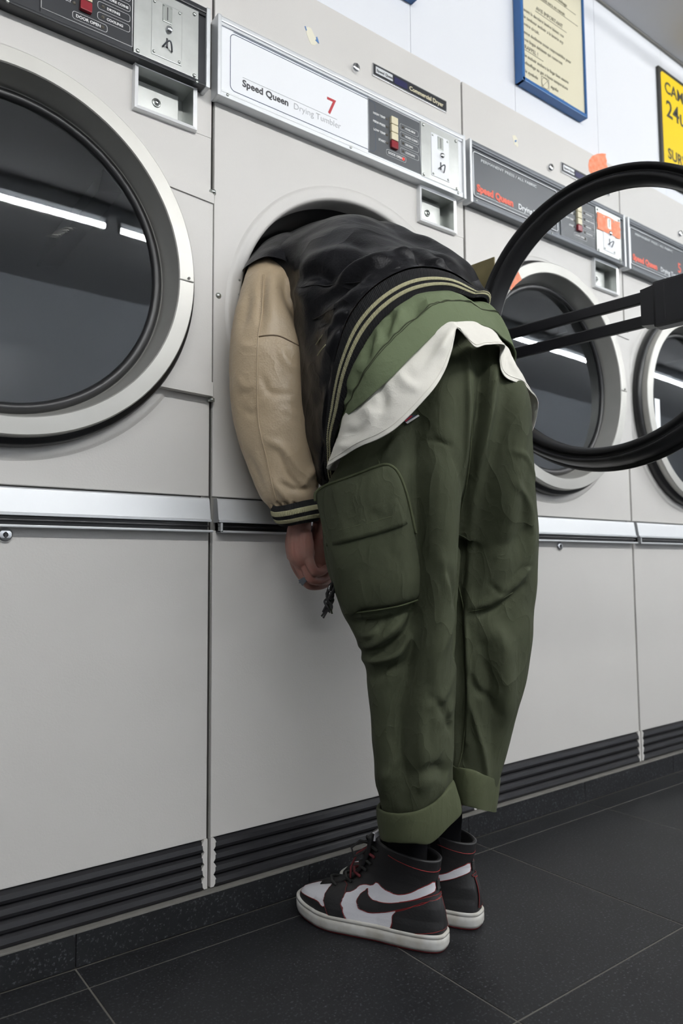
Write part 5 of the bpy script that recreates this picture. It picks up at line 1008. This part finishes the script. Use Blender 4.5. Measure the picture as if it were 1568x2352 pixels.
parts.append(tubeVF([chest, shL, elL, wrL], [.07, .046, .040, .024], 18, 50))
parts.append(tubeVF([chest, shR, elR, wrR], [.07, .050, .040, .027], 18, 50))
V1, N1, F1 = remeshed(parts, .006, 8)
# left hand: palm seen from the little-finger side of its back, fingers curled in
HY = -.122
def HP(u): return u
hp = []
W0 = (0.1476,-0.1200,0.8234); W1 = (0.1446,-0.1210,0.8004)
hp.append(tubeVF([W0, W1, (0.1428,-0.1220,0.7821), (0.1438,-0.1220,0.7594), (0.1474,-0.1230,0.7368), (0.1522,-0.1240,0.7214)], [.0250, .0245, .0250, .0275, .0290, .0230], 20, 26))
hp.append(tubeVF([(0.1445,-0.1080,0.7919), (0.1420,-0.1050,0.7599), (0.1413,-0.1060,0.7307)], [.019, .020, .016], 16, 16))
hp.append(tubeVF([(0.1452,-0.1380,0.7815), (0.1463,-0.1410,0.7544), (0.1492,-0.1430,0.7320)], [.016, .0175, .0145], 16, 16))
# little finger (nearest), ring, middle, index; thumb beyond
hp.append(tubeVF([(0.1481,-0.1430,0.7427), (0.1515,-0.1490,0.7202), (0.1602,-0.1520,0.7032), (0.1792,-0.1500,0.7022), (0.1936,-0.1470,0.7093), (0.1966,-0.1460,0.7111)], [.0125, .0105, .0098, .0088, .0082, .0075], 14, 40))
hp.append(tubeVF([(0.1441,-0.1280,0.7367), (0.1508,-0.1340,0.7141), (0.1611,-0.1380,0.6880), (0.1882,-0.1340,0.6830), (0.2114,-0.1300,0.6909), (0.2174,-0.1280,0.6973)], [.0130, .0112, .0102, .0094, .0086, .0078], 14, 40))
hp.append(tubeVF([(0.1439,-0.1120,0.7325), (0.1513,-0.1170,0.7052), (0.1650,-0.1210,0.6769), (0.1956,-0.1170,0.6726), (0.2243,-0.1120,0.6785), (0.2327,-0.1100,0.6859)], [.0130, .0112, .0102, .0094, .0086, .0078], 14, 40))
hp.append(tubeVF([(0.1443,-0.0980,0.7345), (0.1521,-0.1010,0.7089), (0.1688,-0.1040,0.6867), (0.1984,-0.1000,0.6788), (0.2249,-0.0950,0.6821)], [.0122, .0108, .0098, .0090, .0080], 14, 34))
hp.append(tubeVF([(0.1643,-0.0980,0.7836), (0.1908,-0.0920,0.7592), (0.2121,-0.0940,0.7330), (0.2239,-0.1000,0.7103)], [.0150, .0125, .0108, .0092], 14, 34))
V2, N2_, F2 = remeshed(hp, .0014, 4, .4)
V2 = folds(V2, N2_, [([(0.1219,-0.1406,0.7808),(0.1221,-0.1386,0.7586),(0.1225,-0.1363,0.7320)], .0012, .003), ([(0.1291,-0.1459,0.7808),(0.1300,-0.1445,0.7585),(0.1316,-0.1435,0.7363)], .0012, .003), ([(0.1355,-0.1508,0.7807),(0.1378,-0.1503,0.7585),(0.1406,-0.1509,0.7425)], .0010, .003), ([(0.1259,-0.1427,0.7719),(0.1268,-0.1412,0.7497),(0.1289,-0.1411,0.7319)], -.0010, .003), ([(0.1332,-0.1477,0.7674),(0.1345,-0.1472,0.7514),(0.1373,-0.1478,0.7363)], -.0010, .003)])
na = len(V1); body = mk('body', np.vstack([V1, V2]), F1 + [tuple(i + na for i in f) for f in F2], M['skin'], PR)
# right hand hangs beyond, half hidden by the pocket
hr = [tubeVF([(0.2156,-0.1159,0.8357), (0.2144,-0.1109,0.7936), (0.2131,-0.1057,0.7497), (0.2127,-0.1028,0.7235)], [.025, .026, .028, .022], 18, 20)]
for k, (u0, u1, u2) in enumerate(((732, 735, 752), (740, 745, 758), (748, 756, 766), (756, 766, 774))):
    pass
hr.append(tubeVF([(0.2057,-0.1048,0.7328), (0.2030,-0.1068,0.7095), (0.2053,-0.1195,0.6937)], [.011, .010, .0085], 12, 20)); hr.append(tubeVF([(0.2184,-0.1013,0.7282), (0.2174,-0.1042,0.7010), (0.2204,-0.1175,0.6861)], [.0115, .010, .0085], 12, 20))
hr.append(tubeVF([(0.2311,-0.0983,0.7283), (0.2315,-0.1022,0.7009), (0.2337,-0.1151,0.6877)], [.0115, .010, .0085], 12, 20)); hr.append(tubeVF([(0.2428,-0.0950,0.7331), (0.2446,-0.1004,0.7093), (0.2453,-0.1122,0.6970)], [.011, .0095, .008], 12, 20))
hr.append(tubeVF([(0.2065,-0.1344,0.7738), (0.2090,-0.1464,0.7486), (0.2113,-0.1523,0.7274)], [.014, .0115, .009], 12, 20))
V3, N3, F3 = remeshed(hr, .002, 5)
V3b = V3; mk('right_hand', V3, F3, M['skin'], body)
rs = [(0.3822,-0.0213,1.4179), (0.3349,-0.0957,1.2576), (0.3178,-0.1308,1.1045), (0.3031,-0.1313,0.9647), (0.2767,-0.1261,0.8568)]
v_, f_ = tubeVF(rs, [.07, .062, .055, .050, .042], 24, 60); sr = mk('sleeve', v_, f_, M['tan'], jk)
v_, f_ = tubeVF([(0.2763,-0.1268,0.8663), (0.2555,-0.1207,0.8352), (0.2383,-0.1117,0.8103)], [.036, .034, .032], 24, 20); mk('rib_cuff', v_, f_, M['knit'], sr)
hv = MB().lathe([(0, -.10), (.06, -.09), (.088, -.05), (.094, 0), (.086, .03)], head, hw(head, (-.6, .7, -.35)), 28); hv.build('hair', M['hair'], body)
mk('ear', *(lambda m_: (m_.V, m_.F))(MB().tube([hw(head, (-.02, -.075, .0)), hw(head, (-.03, -.088, .01)), hw(head, (-.045, -.086, -.005)), hw(head, (-.04, -.076, -.02))], .007, 8)), M['skin'], body)
# fingernail and signet ring
rg = MB(); c_ = np.array((0.1661,-0.1080,0.6840)); ax = np.array((.35, -.1, -.9)); ax /= np.linalg.norm(ax)
rg.tube([tuple(c_ + .0125 * (math.cos(a) * np.cross(ax, (0, 1, 0)) + math.sin(a) * np.cross(ax, np.cross(ax, (0, 1, 0))))) for a in np.linspace(0, 2 * PI, 25)[:-1]], .0016, 6, True)
rgo = rg.build('signet_ring', M['midpanel'], body)
fc = [(0.1384,-0.1250,0.6846), (0.1478,-0.1320,0.6908), (0.1537,-0.1360,0.6845), (0.1460,-0.1280,0.6729)]
MB().poly(fc, tuple(np.array((.004, .005, .001)))).build('ring_face', M['midpanel'], rgo)
# --- keys hanging from the pocket
ky = empty('key_bunch', (0.1874,-0.1600,0.6734)); tag(ky, 'bunch of keys on knotted black cord hanging beside the cargo pocket, below the hand', 'keys')
rk = random.Random(5); K = [np.array((0.1300,-0.2624,0.6801)), np.array((0.1278,-0.2597,0.6702)), np.array((0.1243,-0.2559,0.6586)), np.array((0.1235,-0.2541,0.6453)), np.array((0.1214,-0.2512,0.6321))]
for j in range(9):
    pts = [K[min(4, k)] + np.array([rk.uniform(-.007, .007) for _ in range(3)]) for k in range(5)]
    MB().tube(cr(np.array(pts), np.linspace(0, 4, 26)), .0023, 6).build('cord', M['laces'], ky)
for e_ in ((0.1126,-0.2432,0.6173), (0.1154,-0.2450,0.6139)): MB().tube(cr(np.array([K[3], (K[3] + np.array(e_)) / 2 + np.array((.003, 0, 0)), np.array(e_)]), np.linspace(0, 2, 10)), .0019, 6).build('cord_end', M['laces'], ky)
MB().tube([tuple(K[1] + np.array((.009 * math.cos(a), 0, .009 * math.sin(a)))) for a in np.linspace(0, 2 * PI, 21)[:-1]], .0009, 6, True).build('split_ring', M['chrome'], ky)
for a_, b__ in (((0.1208,-0.2577,0.6389), (0.1261,-0.2601,0.6224)), ((0.1212,-0.2515,0.6371), (0.1250,-0.2531,0.6238))):
    a_ = np.array(a_); b__ = np.array(b__); MB().poly([tuple(a_ + (-.003, 0, .002)), tuple(a_ + (.003, 0, .002)), tuple(b__ + (.0015, 0, 0)), tuple(b__ + (-.0025, 0, 0))], (.001, .0015, 0)).build('key_blade', M['chrome'], ky)
